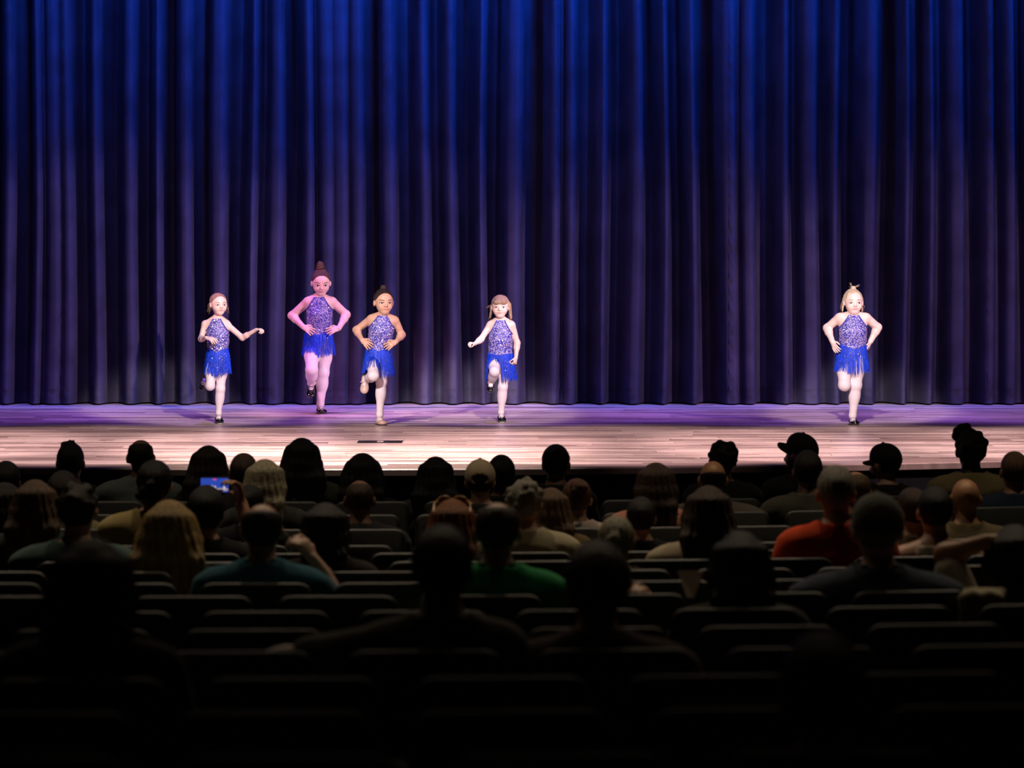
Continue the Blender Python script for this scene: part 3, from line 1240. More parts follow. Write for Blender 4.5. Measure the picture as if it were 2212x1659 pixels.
    if g.get('bun'):
        bc, br = g['bun']
        Bf = Field(Hp(*bc) - 0.09, Hp(*bc) + 0.09, 0.004)
        Bf.ell(Hp(*bc), np.array([br * 0.82, br * 0.82, br * 0.9]) * hs, 0.0, RH)
        # coils of twisted hair
        for i in range(2):
            P = [Hp(bc[0] + math.cos(a + i * 3.1) * br * (0.85 - a * 0.045), bc[1] + math.sin(a + i * 3.1) * br * (0.85 - a * 0.045), bc[2] - br * 0.55 + a * br * 0.16) for a in np.linspace(0, 8.5, 26)]
            for a, b in zip(P[:-1], P[1:]):
                Bf.cap(a, b, br * 0.26 * hs, br * 0.26 * hs, 0.004)
        V, Fq = Bf.mesh()
        link('bun', mesh_np('bun', V - base, Fq), g['hair'], ho)
    if g.get('band'):
        bz, brr = g['band']
        q = MB()
        P = [Hp(math.cos(a) * brr, bz[0] + math.sin(a) * brr, bz[1]) - base for a in np.linspace(0, 2 * math.pi, 25)]
        q.tube(P, 0.02 * hs, 6)
        q.build('hair_band', RHINE, ho, True)
    # loose wisps
    q = MB()
    for (p0, p1) in g.get('wisps', []):
        for j in range(8):
            a = Hp(*(np.array(p0) + rng.randn(3) * 0.02)) - base
            b = Hp(*(np.array(p1) + rng.randn(3) * 0.04)) - base
            m_ = (a + b) / 2 + rng.randn(3) * 0.01
            q.tube([a, m_, b], [0.0011, 0.0009, 0.0004], 4)
    if q.V:
        q.build('loose_strands', g['hair'], ho, True)['kind'] = 'stuff'
    return root


HB_LIGHT = m_hair((0.34, 0.21, 0.14))
HB_BROWN = m_hair((0.085, 0.04, 0.028))
HB_DARK = m_hair((0.03, 0.016, 0.012))
HB_SAND = m_hair((0.36, 0.24, 0.15))
HB_BLOND = m_hair((0.72, 0.56, 0.36))
BR_DARK = mat('brow_dark', (0.03, 0.018, 0.013), 0.7)
BR_MID = mat('brow_mid', (0.14, 0.08, 0.05), 0.7)
BR_FAIR = mat('brow_fair', (0.34, 0.2, 0.13), 0.7)

dancers = []
dancers.append(dict(
    label='young dancer at far left in blue sequin fringe costume, one arm stretched to the side', seed=1,
    ox=400, oy=600, sc=4.877, sole=1537, skin=SKIN_A, hair=HB_LIGHT, brow=BR_MID, shoe='strap',
    pts=[(150, 700), (860, 560)], top=(350, 150), ankle=(350, 1440),
    neck=(338, 436), shl=(215, 488), shr=(437, 490), waist=(345, 680), hips=(342, 830),
    chest_w=0.094, waist_w=0.090, hip_w=0.098, depth=0.068, arm_r=0.027, neck_r=0.029, halter=0.5,
    head=(352, 282, 0.02), hs=0.187, yaw=24, pitch=-3,
    al=[(207, 490, 0.0), (168, 645, 0.02), (222, 632, 0.16)], al_hand=((300, 650, 0.20), (0.1, -0.5, 0.9), 0.115, 1, 0.35),
    ar=[(443, 495, 0.0), (603, 632, 0.03), (748, 548, 0.10)], ar_hand=((850, 535, 0.14), (0.1, -0.1, 1), 0.10, 1, 1.0),
    ls=[(385, 880, 0.0), (372, 1170, 0.02), (352, 1425, 0.0)], leg_r=(0.052, 0.036, 0.039, 0.024),
    ll=[(282, 880, 0.0), (264, 1140, 0.07), (214, 1100, -0.15)],
    ls_foot=((345, 1500, -0.075), (368, 1540, 0.085), (0, 0, 1)), ll_foot=((215, 1062, -0.20), (178, 1195, -0.14), (-0.25, -0.9, 0.1)),
    fringe_top=745, fringe_end=1005, vdip=0.035, flare=0.10,
    hair_add=[((0, -0.48, 0.12), (0.16, 0.14, 0.16), 0.03), (((-0.36, -0.1, 0.0), (-0.40, -0.15, -0.3)), (0.05, 0.02), 0.02)],
    wisps=[((-0.38, -0.1, -0.05), (-0.48, -0.1, -0.42)), ((0.36, -0.1, 0.1), (0.5, -0.1, -0.35)), ((0.36, -0.1, 0.1), (0.42, -0.1, -0.4))]))
dancers.append(dict(
    label='tallest dancer at the back, under pink light, hair in a high bun, hands on hips', seed=2,
    ox=600, oy=550, sc=4.2533, sole=1466, skin=m_skin((0.76, 0.50, 0.44)), hair=HB_BROWN, brow=BR_DARK, shoe='lace',
    pts=[(95, 560), (665, 550)], top=(410, 60), ankle=(390, 1390),
    neck=(384, 392), shl=(285, 432), shr=(492, 432), waist=(383, 610), hips=(374, 760),
    chest_w=0.117, waist_w=0.112, hip_w=0.124, depth=0.09, arm_r=0.041, neck_r=0.036, halter=0.52,
    head=(398, 262, 0.03), hs=0.222, yaw=8, pitch=-16,
    al=[(268, 440, -0.01), (130, 560, -0.06), (232, 662, 0.07)], al_hand=((325, 712, 0.12), (-0.15, -0.9, 0.45), 0.13, 1, 0.2),
    ar=[(508, 440, -0.01), (630, 552, -0.06), (562, 676, 0.07)], ar_hand=((455, 705, 0.12), (0.15, -0.9, 0.45), 0.13, -1, 0.2),
    ls=[(440, 830, 0.0), (417, 1085, 0.02), (391, 1375, -0.01)], leg_r=(0.068, 0.052, 0.055, 0.034),
    ll=[(312, 830, 0.0), (312, 1060, 0.17), (308, 1185, 0.02)],
    ls_foot=((380, 1430, -0.085), (418, 1465, 0.10), (0, 0, 1)), ll_foot=((312, 1198, -0.02), (298, 1318, 0.10), (0.05, -0.75, 0.65)),
    fringe_top=715, fringe_end=920, vdip=0.02, flare=0.12,
    bun=((0.03, -0.2, 0.68), 0.175), band=((-0.16, 0.50), 0.20),
    hair_add=[((0.02, -0.16, 0.47), (0.2, 0.2, 0.12), 0.03)]))
dancers.append(dict(
    label='dancer with dark bun and tan tap shoes, hands on hips, one knee lifted', seed=3,
    ox=600, oy=550, sc=4.2533, sole=1571, skin=m_skin((0.62, 0.36, 0.24)), hair=HB_DARK, brow=BR_DARK, shoe='tan',
    pts=[(700, 690), (1165, 745)], top=(975, 250), ankle=(935, 1480),
    neck=(965, 562), shl=(868, 590), shr=(1062, 600), waist=(940, 770), hips=(925, 905),
    chest_w=0.107, waist_w=0.097, hip_w=0.107, depth=0.076, arm_r=0.034, neck_r=0.031, halter=0.5,
    head=(974, 440, 0.02), hs=0.212, yaw=16, pitch=-3,
    al=[(850, 596, -0.01), (722, 692, -0.06), (772, 782, 0.06)], al_hand=((845, 842, 0.10), (-0.2, -0.9, 0.4), 0.12, 1, 0.2),
    ar=[(1082, 610, -0.01), (1140, 738, -0.06), (1088, 800, 0.06)], ar_hand=((1000, 845, 0.10), (0.15, -0.9, 0.45), 0.12, -1, 0.2),
    ls=[(982, 950, 0.0), (952, 1170, 0.02), (937, 1470, -0.01)], leg_r=(0.055, 0.043, 0.045, 0.028),
    ll=[(870, 950, 0.0), (880, 1112, 0.18), (818, 1150, -0.06)],
    ls_foot=((925, 1530, -0.085), (970, 1570, 0.09), (0, 0, 1)), ll_foot=((806, 1115, -0.10), (797, 1280, -0.04), (-0.1, -0.95, 0.05)),
    fringe_top=855, fringe_end=1095, vdip=0.03, flare=0.15, fringe_tilt=-0.01,
    bun=((-0.02, -0.22, 0.56), 0.135), band=((-0.14, 0.44), 0.24),
    hair_add=[((0.0, -0.2, 0.42), (0.16, 0.16, 0.1), 0.03)]))
dancers.append(dict(
    label='dancer with straight fringe bangs and loose hair, right arm bent out, knee raised', seed=4,
    ox=980, oy=610, sc=5.185, sole=1566, skin=SKIN_A, hair=HB_SAND, brow=BR_MID, shoe='strap',
    pts=[(150, 690), (745, 690)], top=(525, 120), ankle=(530, 1460),
    neck=(527, 428), shl=(420, 472), shr=(638, 470), waist=(525, 720), hips=(522, 850),
    chest_w=0.099, waist_w=0.100, hip_w=0.108, depth=0.073, arm_r=0.029, neck_r=0.030, halter=0.5,
    head=(522, 275, 0.02), hs=0.197, yaw=-3, pitch=-2,
    al=[(405, 482, 0.0), (305, 640, 0.03), (232, 690, 0.11)], al_hand=((165, 668, 0.16), (-0.2, -0.3, 0.9), 0.10, 1, 1.0),
    ar=[(655, 482, 0.0), (712, 680, -0.02), (697, 845, 0.05)], ar_hand=((678, 940, 0.08), (0.8, -0.6, 0.0), 0.105, -1, 1.0),
    ls=[(582, 930, 0.0), (550, 1170, 0.02), (530, 1455, -0.01)], leg_r=(0.052, 0.039, 0.042, 0.026),
    ll=[(462, 900, 0.0), (456, 1000, 0.20), (418, 1125, 0.06)],
    ls_foot=((528, 1530, -0.075), (545, 1566, 0.09), (0, 0, 1)), ll_foot=((418, 1158, 0.02), (407, 1235, 0.155), (0, -0.35, 0.93)),
    fringe_top=795, fringe_end=1085, vdip=0.015, flare=0.12, swing=0.05, bangs=True, hairline=0.27, hair_t=0.045,
    hair_add=[(((-0.40, -0.05, 0.1), (-0.47, -0.1, -0.5)), (0.09, 0.06), 0.02), (((0.38, -0.12, 0.0), (0.46, -0.15, -0.45)), (0.08, 0.045), 0.02), ((0, -0.45, 0.0), (0.3, 0.14, 0.42), 0.03)],
    wisps=[((-0.42, -0.05, -0.2), (-0.5, -0.1, -0.62)), ((0.4, -0.1, 0.1), (0.62, -0.1, -0.05)), ((0.42, -0.1, -0.3), (0.5, -0.1, -0.6))]))
dancers.append(dict(
    label='fair haired dancer standing alone at the right, hands on hips, one foot tucked behind', seed=5,
    ox=1750, oy=590, sc=4.74, sole=1562, skin=m_skin((0.86, 0.62, 0.53)), hair=HB_BLOND, brow=BR_FAIR, shoe='strap',
    pts=[(150, 560), (712, 560)], top=(440, 100), ankle=(430, 1470),
    neck=(438, 432), shl=(315, 455), shr=(560, 455), waist=(437, 680), hips=(430, 820),
    chest_w=0.118, waist_w=0.114, hip_w=0.122, depth=0.085, arm_r=0.039, neck_r=0.036, halter=0.5,
    head=(442, 300, 0.02), hs=0.212, yaw=5, pitch=-2,
    al=[(290, 465, -0.01), (175, 562, -0.06), (228, 700, 0.03)], al_hand=((268, 800, 0.09), (-0.75, -0.65, 0.1), 0.12, 1, 0.3),
    ar=[(585, 465, -0.01), (692, 556, -0.06), (618, 700, -0.04)], ar_hand=((590, 790, -0.04), (0.9, -0.4, 0.1), 0.11, -1, 0.3),
    ls=[(487, 880, 0.0), (466, 1150, 0.02), (435, 1460, -0.01)], leg_r=(0.065, 0.050, 0.050, 0.031),
    ll=[(350, 880, 0.0), (352, 1145, 0.09), (368, 1080, -0.17)],
    ls_foot=((420, 1525, -0.085), (470, 1562, 0.085), (0, 0, 1)), ll_foot=((372, 1045, -0.23), (362, 1180, -0.20), (0, -0.95, 0.05)),
    fringe_top=740, fringe_end=1000, vdip=0.03, flare=0.14,
    bun=((-0.03, -0.2, 0.52), 0.13),
    hair_add=[((0.0, -0.2, 0.42), (0.16, 0.16, 0.1), 0.03), (((-0.37, -0.08, 0.1), (-0.38, -0.12, -0.36)), (0.05, 0.03), 0.02), (((0.37, -0.08, 0.1), (0.42, -0.12, -0.36)), (0.05, 0.03), 0.02)],
    wisps=[((0.38, -0.08, 0.1), (0.5, -0.1, -0.3)), ((-0.1, -0.2, 0.6), (-0.25, -0.2, 0.66)), ((0, -0.2, 0.62), (0.12, -0.2, 0.72)), ((-0.38, -0.1, 0.0), (-0.42, -0.1, -0.42))]))
for g in dancers:
    dancer(g)

# ================================================================== AUDITORIUM SEATS
SHELL = mat('grey_seat_shell', (0.042, 0.044, 0.042), 0.45, spec=0.5, var=0.1, scale=12)
PAD = mat('dark_seat_fabric', (0.014, 0.014, 0.018), 0.95, spec=0.1, var=0.3, scale=60, bump=0.3)
ARM = mat('black_armrest', (0.008, 0.008, 0.008), 0.9, spec=0.1)


def rrect(w_, z0, z1, r, n=5):
    P = []
    for cx0, cz0, a0 in ((w_ / 2 - r, z1 - r, 0), (-w_ / 2 + r, z1 - r, 90), (-w_ / 2 + r * 0.6, z0 + r * 0.6, 180), (w_ / 2 - r * 0.6, z0 + r * 0.6, 270)):
        rr = r if cz0 > (z0 + z1) / 2 else r * 0.6
        for k in range(n):
            a = math.radians(a0 + 90 * k / (n - 1))
            P.append((cx0 + rr * math.cos(a), cz0 + rr * math.sin(a)))
    return P


def slab(w_, z0, z1, r, y0, y1, lean, bev=0.012, curve=0.02):
    """rounded slab standing in x/z between y0 and y1, leaning back and slightly dished"""
    def sh(P, y):
        return [(x, y + lean * (z - z1) + curve * (1 - (2 * x / w_) ** 2) * (1 if True else 0), z) for x, z in P]
    P = rrect(w_, z0, z1, r)
    Q = rrect(w_ - 2 * bev, z0 + bev, z1 - bev, max(r - bev, 0.006))
    n = len(P)
    V = sh(Q, y0) + sh(P, y0 + bev) + sh(P, y1 - bev) + sh(Q, y1)
    Fc = [tuple(range(n))]
    for L in range(3):
        for k in range(n):
            Fc.append((L * n + (k + 1) % n, L * n + k, (L + 1) * n + k, (L + 1) * n + (k + 1) % n))
    Fc.append(tuple(3 * n + k for k in range(n))[::-1])
    return V, Fc


SW = 0.465
V, Fc = slab(SW, 0.36, SEAT_H, 0.055, 0.0, 0.03, -0.17)
me_shell = mesh_list('seat_back', V, Fc, True)
V, Fc = slab(SW - 0.03, 0.42, SEAT_H - 0.06, 0.05, 0.031, 0.078, -0.17, 0.018)
me_pad = mesh_list('back_pad', V, Fc, True)
# cushion, down
mb = MB()
V, Fc = slab(SW - 0.03, 0.0, 0.44, 0.05, 0.0, 0.085, 0.0, 0.022, 0.0)
Vd = [(x, z + 0.12, 0.345 + y + 0.03 * z) for x, y, z in V]
me_cush_down = mesh_list('seat_cushion', Vd, [f[::-1] for f in Fc], True)
Vu = [(x, 0.155 + y + (z) * 0.10, 0.37 + z * 0.95) for x, y, z in V]
me_cush_up = mesh_list('seat_cushion', Vu, Fc, True)
mb = MB()
V, Fc = slab(0.055, 0.0, 0.36, 0.02, 0.0, 0.035, 0.0, 0.008, 0.0)
mb.add([(x + 0.275, z + 0.10, 0.60 + y) for x, y, z in V], [f[::-1] for f in Fc])
me_arm = mesh_list('armrest', mb.V, mb.F, True)
mb = MB()
mb.box((0.262, 0.16, 0.0), (0.288, 0.24, 0.605))
mb.box((0.25, 0.10, 0.0), (0.30, 0.36, 0.02))
mb.box((0.225, 0.13, 0.38), (0.27, 0.17, 0.42))
mb.box((0.28, 0.13, 0.38), (0.325, 0.17, 0.42))
me_post = mesh_list('standard', mb.V, mb.F)
for me, m_ in ((me_shell, SHELL), (me_pad, PAD), (me_cush_down, PAD), (me_cush_up, PAD), (me_arm, ARM), (me_post, ARM)):
    me.materials.append(m_)

ORD = ['first', 'second', 'third', 'fourth', 'fifth', 'sixth', 'seventh', 'eighth', 'ninth', 'tenth', 'eleventh', 'twelfth', 'thirteenth', 'fourteenth', 'fifteenth', 'sixteenth']
PITCH = 0.55
ROW_R = 24.0


def row_d(i, x):
    return ROW_D[i] + (x - STAGE_XC) ** 2 / (2 * (30 - ROW_D[i] + 6))


# ================================================================== AUDIENCE
# one seated figure template as a smooth continuous surface; local axes: x right, y towards the stage, z up from the cushion
HEADC = np.array([0.0, -0.03, 0.735])


def arm_pts(side, kind):
    s = side
    if kind == 'lap':
        return [(s * 0.185, -0.05, 0.48), (s * 0.225, 0.06, 0.24), (s * 0.13, 0.28, 0.175)], (-s * 0.35, 0.9, -0.2), (s * 0.2, 0.1, 1), 0.3
    return kind


def make_body(arms):
    x_lo = min(-0.36, min([p[0] for a in arms for p in a[0]]) - 0.16)
    x_hi = max(0.36, max([p[0] for a in arms for p in a[0]]) + 0.16)
    y_hi = max(0.52, max([p[1] for a in arms for p in a[0]]) + 0.22)
    z_hi = max(0.86, max([p[2] for a in arms for p in a[0]]) + 0.24)
    lo, hi = (x_lo, -0.26, -0.03), (x_hi, y_hi, z_hi)
    T = Field(lo, hi, 0.0125)
    T.ell((0, 0, 0.10), (0.165, 0.125, 0.115), 0.04)
    T.ell((0, -0.02, 0.25), (0.150, 0.115, 0.17), 0.05)
    T.ell((0, -0.05, 0.39), (0.172, 0.118, 0.17), 0.05)
    T.cap((-0.135, -0.062, 0.485), (0.135, -0.062, 0.485), 0.062, 0.062, 0.05)
    for s in (-1, 1):
        T.cap((s * 0.03, -0.06, 0.555), (s * 0.14, -0.06, 0.50), 0.045, 0.05, 0.05)
    A = Field(lo, hi, 0.0125)
    for (P, hd, bk, cu), s in zip(arms, (-1, 1)):
        A.chain(P, [0.056, 0.044, 0.03], 0.03)
    B = T.copy()
    B.A = np.minimum(B.A, A.A)
    k = 0.04
    hh = np.maximum(k - np.abs(T.A - A.A), 0) / k
    B.A = np.minimum(T.A, A.A) - hh * hh * k * 0.25
    SH = B.copy()
    for (P, hd, bk, cu), s in zip(arms, (-1, 1)):
        hand(B, P[2], hd, bk, 0.19, -s, cu, 0.006)
    B.cap((0, -0.062, 0.50), (0, -0.035, 0.64), 0.058, 0.053, 0.04)
    B.ell(HEADC, (0.076, 0.097, 0.090), 0.02)
    B.ell((0, 0.018, 0.672), (0.06, 0.072, 0.075), 0.03)
    B.ell((0, 0.045, 0.615), (0.03, 0.03, 0.03), 0.03)
    B.cap((0, 0.078, 0.71), (0, 0.098, 0.675), 0.010, 0.016, 0.01)
    for s in (-1, 1):
        B.ell((s * 0.080, -0.028, 0.705), (0.014, 0.024, 0.034), 0.006)
    U = Field(lo, hi, 0.0125)
    for (P, hd, bk, cu), s in zip(arms, (-1, 1)):
        p0, p1 = np.array(P[0]), np.array(P[1])
        U.cap(p0, p0 + (p1 - p0) * 0.72, 0.058, 0.050, 0.02)
    return T, A, U, B


def sm_union(a, b, k):
    hh = np.maximum(k - np.abs(a - b), 0) / k
    return np.minimum(a, b) - hh * hh * k * 0.25


CACHE = {}


def body_set(kname, arms, sleeve):
    """returns numpy meshes for body and shirt"""
    if (kname, 'f') not in CACHE:
        CACHE[(kname, 'f')] = make_body(arms)
        CACHE[(kname, 'b')] = CACHE[(kname, 'f')][3].copy().mesh()
    T, A, SH, B = CACHE[(kname, 'f')]
    if (kname, sleeve) not in CACHE:
        Fd = T.copy()
        Am = A.copy()
        X, Y, Z = A.grid()
        if sleeve == 'short':
            Am.A = SH.A - 0.006
        elif sleeve == 'none':
            Am.A[:] = 1
        elif sleeve == 'long':
            for (P, *_), s in zip(arms, (-1, 1)):
                p0, p1 = np.array(P[1]), np.array(P[2])
                ax = (p1 - p0)
                L = np.linalg.norm(ax)
                ax /= L
                cutv = ((X - p0[0]) * ax[0] + (Y - p0[1]) * ax[1] + (Z - p0[2]) * ax[2]) - 0.97 * L
                near = (X - p1[0]) ** 2 + (Y - p1[1]) ** 2 + (Z - p1[2]) ** 2 < 0.11 ** 2
                Am.A = np.maximum(Am.A, np.where(near, cutv, -1).astype(np.float32))
        Fd.A = sm_union(Fd.A, Am.A, 0.045) - 0.013
        Fd.cap((0, -0.062, 0.50), (0, -0.045, 0.605), 0.075, 0.070, 0.055)
        if sleeve == 'none':
            Fd.cut(lambda X, Y, Z: np.maximum(np.abs(X) - (0.105 + 0.9 * np.maximum(0.40 - Z, 0)), Z - 0.56) + 0 * Y)
        Fd.cut(lambda X, Y, Z: np.maximum(Z - 0.572 + 0.35 * (Y + 0.06) - 1.2 * np.maximum(np.abs(X) - 0.062, 0), 0.015 - Z) + 0 * X)
        CACHE[(kname, sleeve)] = Fd.mesh()
    return CACHE[(kname, 'b')], CACHE[(kname, sleeve)]


# legs in trousers, shared by everyone
Lf = Field((-0.26, -0.2, -0.46), (0.26, 0.72, 0.22), 0.02)
Lf.ell((0, 0, 0.10), (0.178, 0.138, 0.11), 0.03)
for s in (-1, 1):
    Lf.chain([(s * 0.09, 0.02, 0.085), (s * 0.12, 0.44, 0.09), (s * 0.125, 0.46, -0.33)], [0.088, 0.066, 0.05], 0.03)
Lf.cut(lambda X, Y, Z: (Z - 0.14) + 0 * X + 0 * Y)
TROU = Lf.mesh()
Sf = Field((0.05, 0.36, -0.46), (0.2, 0.72, -0.28), 0.014)
Sf.cap((0.125, 0.45, -0.36), (0.13, 0.60, -0.385), 0.048, 0.034, 0.02)
Sf.cut(lambda X, Y, Z: (-0.42 - Z) + 0 * X + 0 * Y)
SHOE_R = Sf.mesh()
SHOE_L = (SHOE_R[0] * np.array([-1, 1, 1]), SHOE_R[1][:, ::-1])


# ------------------------------------------------------------------ hair and hats on the template head
def hfield(lo=(-0.2, -0.28, 0.2), hi=(0.2, 0.2, 1.0), h=0.0095):
    return Field(lo, hi, h)


def cap_hair(Fd, t, low=0.645, front=0.07):
    X, Y, Z = Fd.grid()
    G = Fd.copy()
    G.A[:] = 1
    G.ell(HEADC + np.array([0, -0.006, 0.004]), (0.077 + t, 0.098 + t, 0.091 + t), 0)
    n = np.array([0.12, -0.065]) / math.hypot(0.12, 0.065)
    cutp = (Y - front) * n[0] + (Z - 0.785) * n[1]
    ear = 0.034 - np.sqrt((Y + 0.022) ** 2 + (Z - 0.70) ** 2)
    ear = np.where(np.abs(X) > 0.06, ear, -1)
    G.A = np.maximum(G.A, np.maximum(np.maximum(cutp, low - Z + 0.25 * np.maximum(0, Y + 0.05)), ear).astype(np.float32))
    Fd.A = np.minimum(Fd.A, G.A)


def hair_mesh(st, rng):
    kind = st[0]
    p = st[1] if len(st) > 1 else {}
    t = p.get('t', 0.014)
    if kind in ('long', 'bob'):
        L, wd = p.get('L', 0.3), p.get('w', 0.085)
        Fd = hfield(lo=(-0.3, -0.3, min(0.2, 0.66 - L)))
        cap_hair(Fd, t, 0.66)
        m = 13
        for i in range(m):
            u = -1 + 2 * i / (m - 1)
            yb = -0.03 - 0.085 * math.sqrt(max(0, 1 - u * u)) - 0.008
            x0 = u * 0.078
            ln = L * (1 - 0.22 * u * u) * rng.uniform(0.9, 1.05)
            fl = p.get('flare', 1.25)
            Fd.chain([(x0 * 0.95, yb + 0.012, 0.765), (u * wd * 1.02, yb - 0.004, 0.68), (u * wd * fl * 0.97, -0.135 - 0.012 * (1 - u * u), 0.60),
                      (u * wd * fl + p.get('sx', 0), -0.16 - 0.02 * rng.rand(), 0.68 - ln)], [0.026 + t * 0.6, 0.028 + t * 0.5, 0.028, 0.014], 0.018)
        return Fd.mesh()
    if kind == 'bald':
        Fd = hfield()
        cap_hair(Fd, t, 0.645)
        zc = p.get('z', 0.765)
        Fd.cut(lambda X, Y, Z: (Z - zc - 0.25 * (-(Y + 0.03))) + 0 * X)
        return Fd.mesh()
    if kind == 'short':
        Fd = hfield()
        cap_hair(Fd, t, p.get('low', 0.645))
        Fd.ell(HEADC + np.array([p.get('dx', 0), 0.02, 0.035 + p.get('up', 0)]), (0.07, 0.085, 0.062 + t), 0.02)
        for i in range(p.get('spikes', 0)):
            a = rng.uniform(0, 6.28)
            r = rng.uniform(0, 0.05)
            b = HEADC + np.array([r * math.cos(a), r * math.sin(a), 0.095])
            Fd.cap(b, b + np.array([rng.randn() * 0.008, 0, rng.uniform(0.012, 0.03)]), 0.015, 0.006, 0.01)
        return Fd.mesh()
    if kind == 'curly':
        Fd = hfield(lo=(-0.24, -0.3, 0.3))
        cap_hair(Fd, t, p.get('low', 0.64))
        for i in range(p.get('n', 60)):
            v = rng.randn(3)
            v[1] -= 0.4
            v /= np.linalg.norm(v)
            if v[2] < p.get('zmin', -0.75) or (v[1] > 0.45 and v[2] < 0.5):
                continue
            c = HEADC + v * np.array([0.078, 0.098, 0.095]) * (1 + t * 5) + np.array(p.get('off', (0, 0, 0)))
            Fd.ell(c, [rng.uniform(0.016, 0.028)] * 3, 0.008)
        for c, r in p.get('lumps', []):
            Fd.ell(c, [r] * 3, 0.01)
        return Fd.mesh()
    if kind == 'bun':
        Fd = hfield(lo=(-0.24, -0.3, 0.4), hi=(0.24, 0.2, 1.05))
        cap_hair(Fd, t, 0.65)
        c = np.array(p.get('c', (0, -0.12, 0.80)))
        r = p.get('r', 0.045)
        Fd.ell(c, [r] * 3, 0.012)
        for i in range(p.get('n', 14)):
            v = rng.randn(3)
            v /= np.linalg.norm(v)
            Fd.ell(c + v * r * 0.85, [r * rng.uniform(0.3, 0.5)] * 3, 0.006)
        if p.get('tail'):
            Fd.chain([c, c + np.array([0.01, -0.03, -0.09]), c + np.array([0.0, -0.02, -p['tail']])], [r * 0.8, r * 0.7, r * 0.3], 0.015)
        return Fd.mesh()
    return None


def cap_meshes(p):
    """baseball cap: crown, visor; turned by yaw"""
    Fd = Field((-0.14, -0.18, 0.66), (0.14, 0.16, 0.90), 0.0085)
    Fd.ell(HEADC + np.array([0, 0.0, 0.012]), (0.093, 0.114, 0.104), 0)
    Fd.ell(HEADC + np.array([0, 0.05, 0.05]), (0.06, 0.05, 0.05), 0.03)
    Fd.cap((0, -0.01, 0.845), (0, -0.01, 0.854), 0.010, 0.007, 0.005)
    Fd.cut(lambda X, Y, Z: (0.725 + 0.12 * (Y + 0.03) - Z) + 0 * X)
    if p.get('strap'):
        Fd.ell((0, -0.14, 0.745), (0.046, 0.05, 0.028), 0.0, op='sub')
    crown = Fd.mesh()
    n = 12
    V, Fc = [], []
    for lay, dz in ((0, 0.0), (1, 0.006)):
        for i in range(n + 1):
            a = math.pi * i / n
            x = math.cos(a)
            V.append((0.088 * x, -0.03 + 0.10 * math.sin(a) ** 0.8 + 0.0, 0.742 + dz))
            V.append((0.088 * x, -0.03 + 0.10 * math.sin(a) ** 0.8 + 0.085 * math.sin(a) ** 0.7, 0.728 + dz - 0.022 * x * x))
    m = 2 * (n + 1)
    for i in range(n):
        Fc.append((2 * i, 2 * i + 1, 2 * i + 3, 2 * i + 2))
        Fc.append((m + 2 * i, m + 2 * i + 2, m + 2 * i + 3, m + 2 * i + 1))
        Fc.append((2 * i + 1, m + 2 * i + 1, m + 2 * i + 3, 2 * i + 3))
        Fc.append((2 * i, 2 * i + 2, m + 2 * i + 2, m + 2 * i))
    return crown, (np.array(V), np.array(Fc))


def rotz(a):
    c, s = math.cos(a), math.sin(a)
    return np.array([[c, -s, 0], [s, c, 0], [0, 0, 1]])


OCC = {}
LAP = [arm_pts(-1, 'lap'), arm_pts(1, 'lap')]
SK = {'fair': (0.50, 0.29, 0.20), 'tan': (0.42, 0.21, 0.11), 'brown': (0.20, 0.10, 0.06), 'dark': (0.07, 0.04, 0.03)}
HC = {'black': (0.006, 0.005, 0.005), 'dark': (0.016, 0.011, 0.009), 'brown': (0.05, 0.028, 0.018), 'grey': (0.22, 0.20, 0.16), 'white': (0.42, 0.38, 0.28),
      'blond': (0.42, 0.27, 0.09), 'ash': (0.34, 0.30, 0.20), 'red': (0.24, 0.075, 0.02), 'auburn': (0.10, 0.045, 0.025), 'mid': (0.12, 0.07, 0.04)}


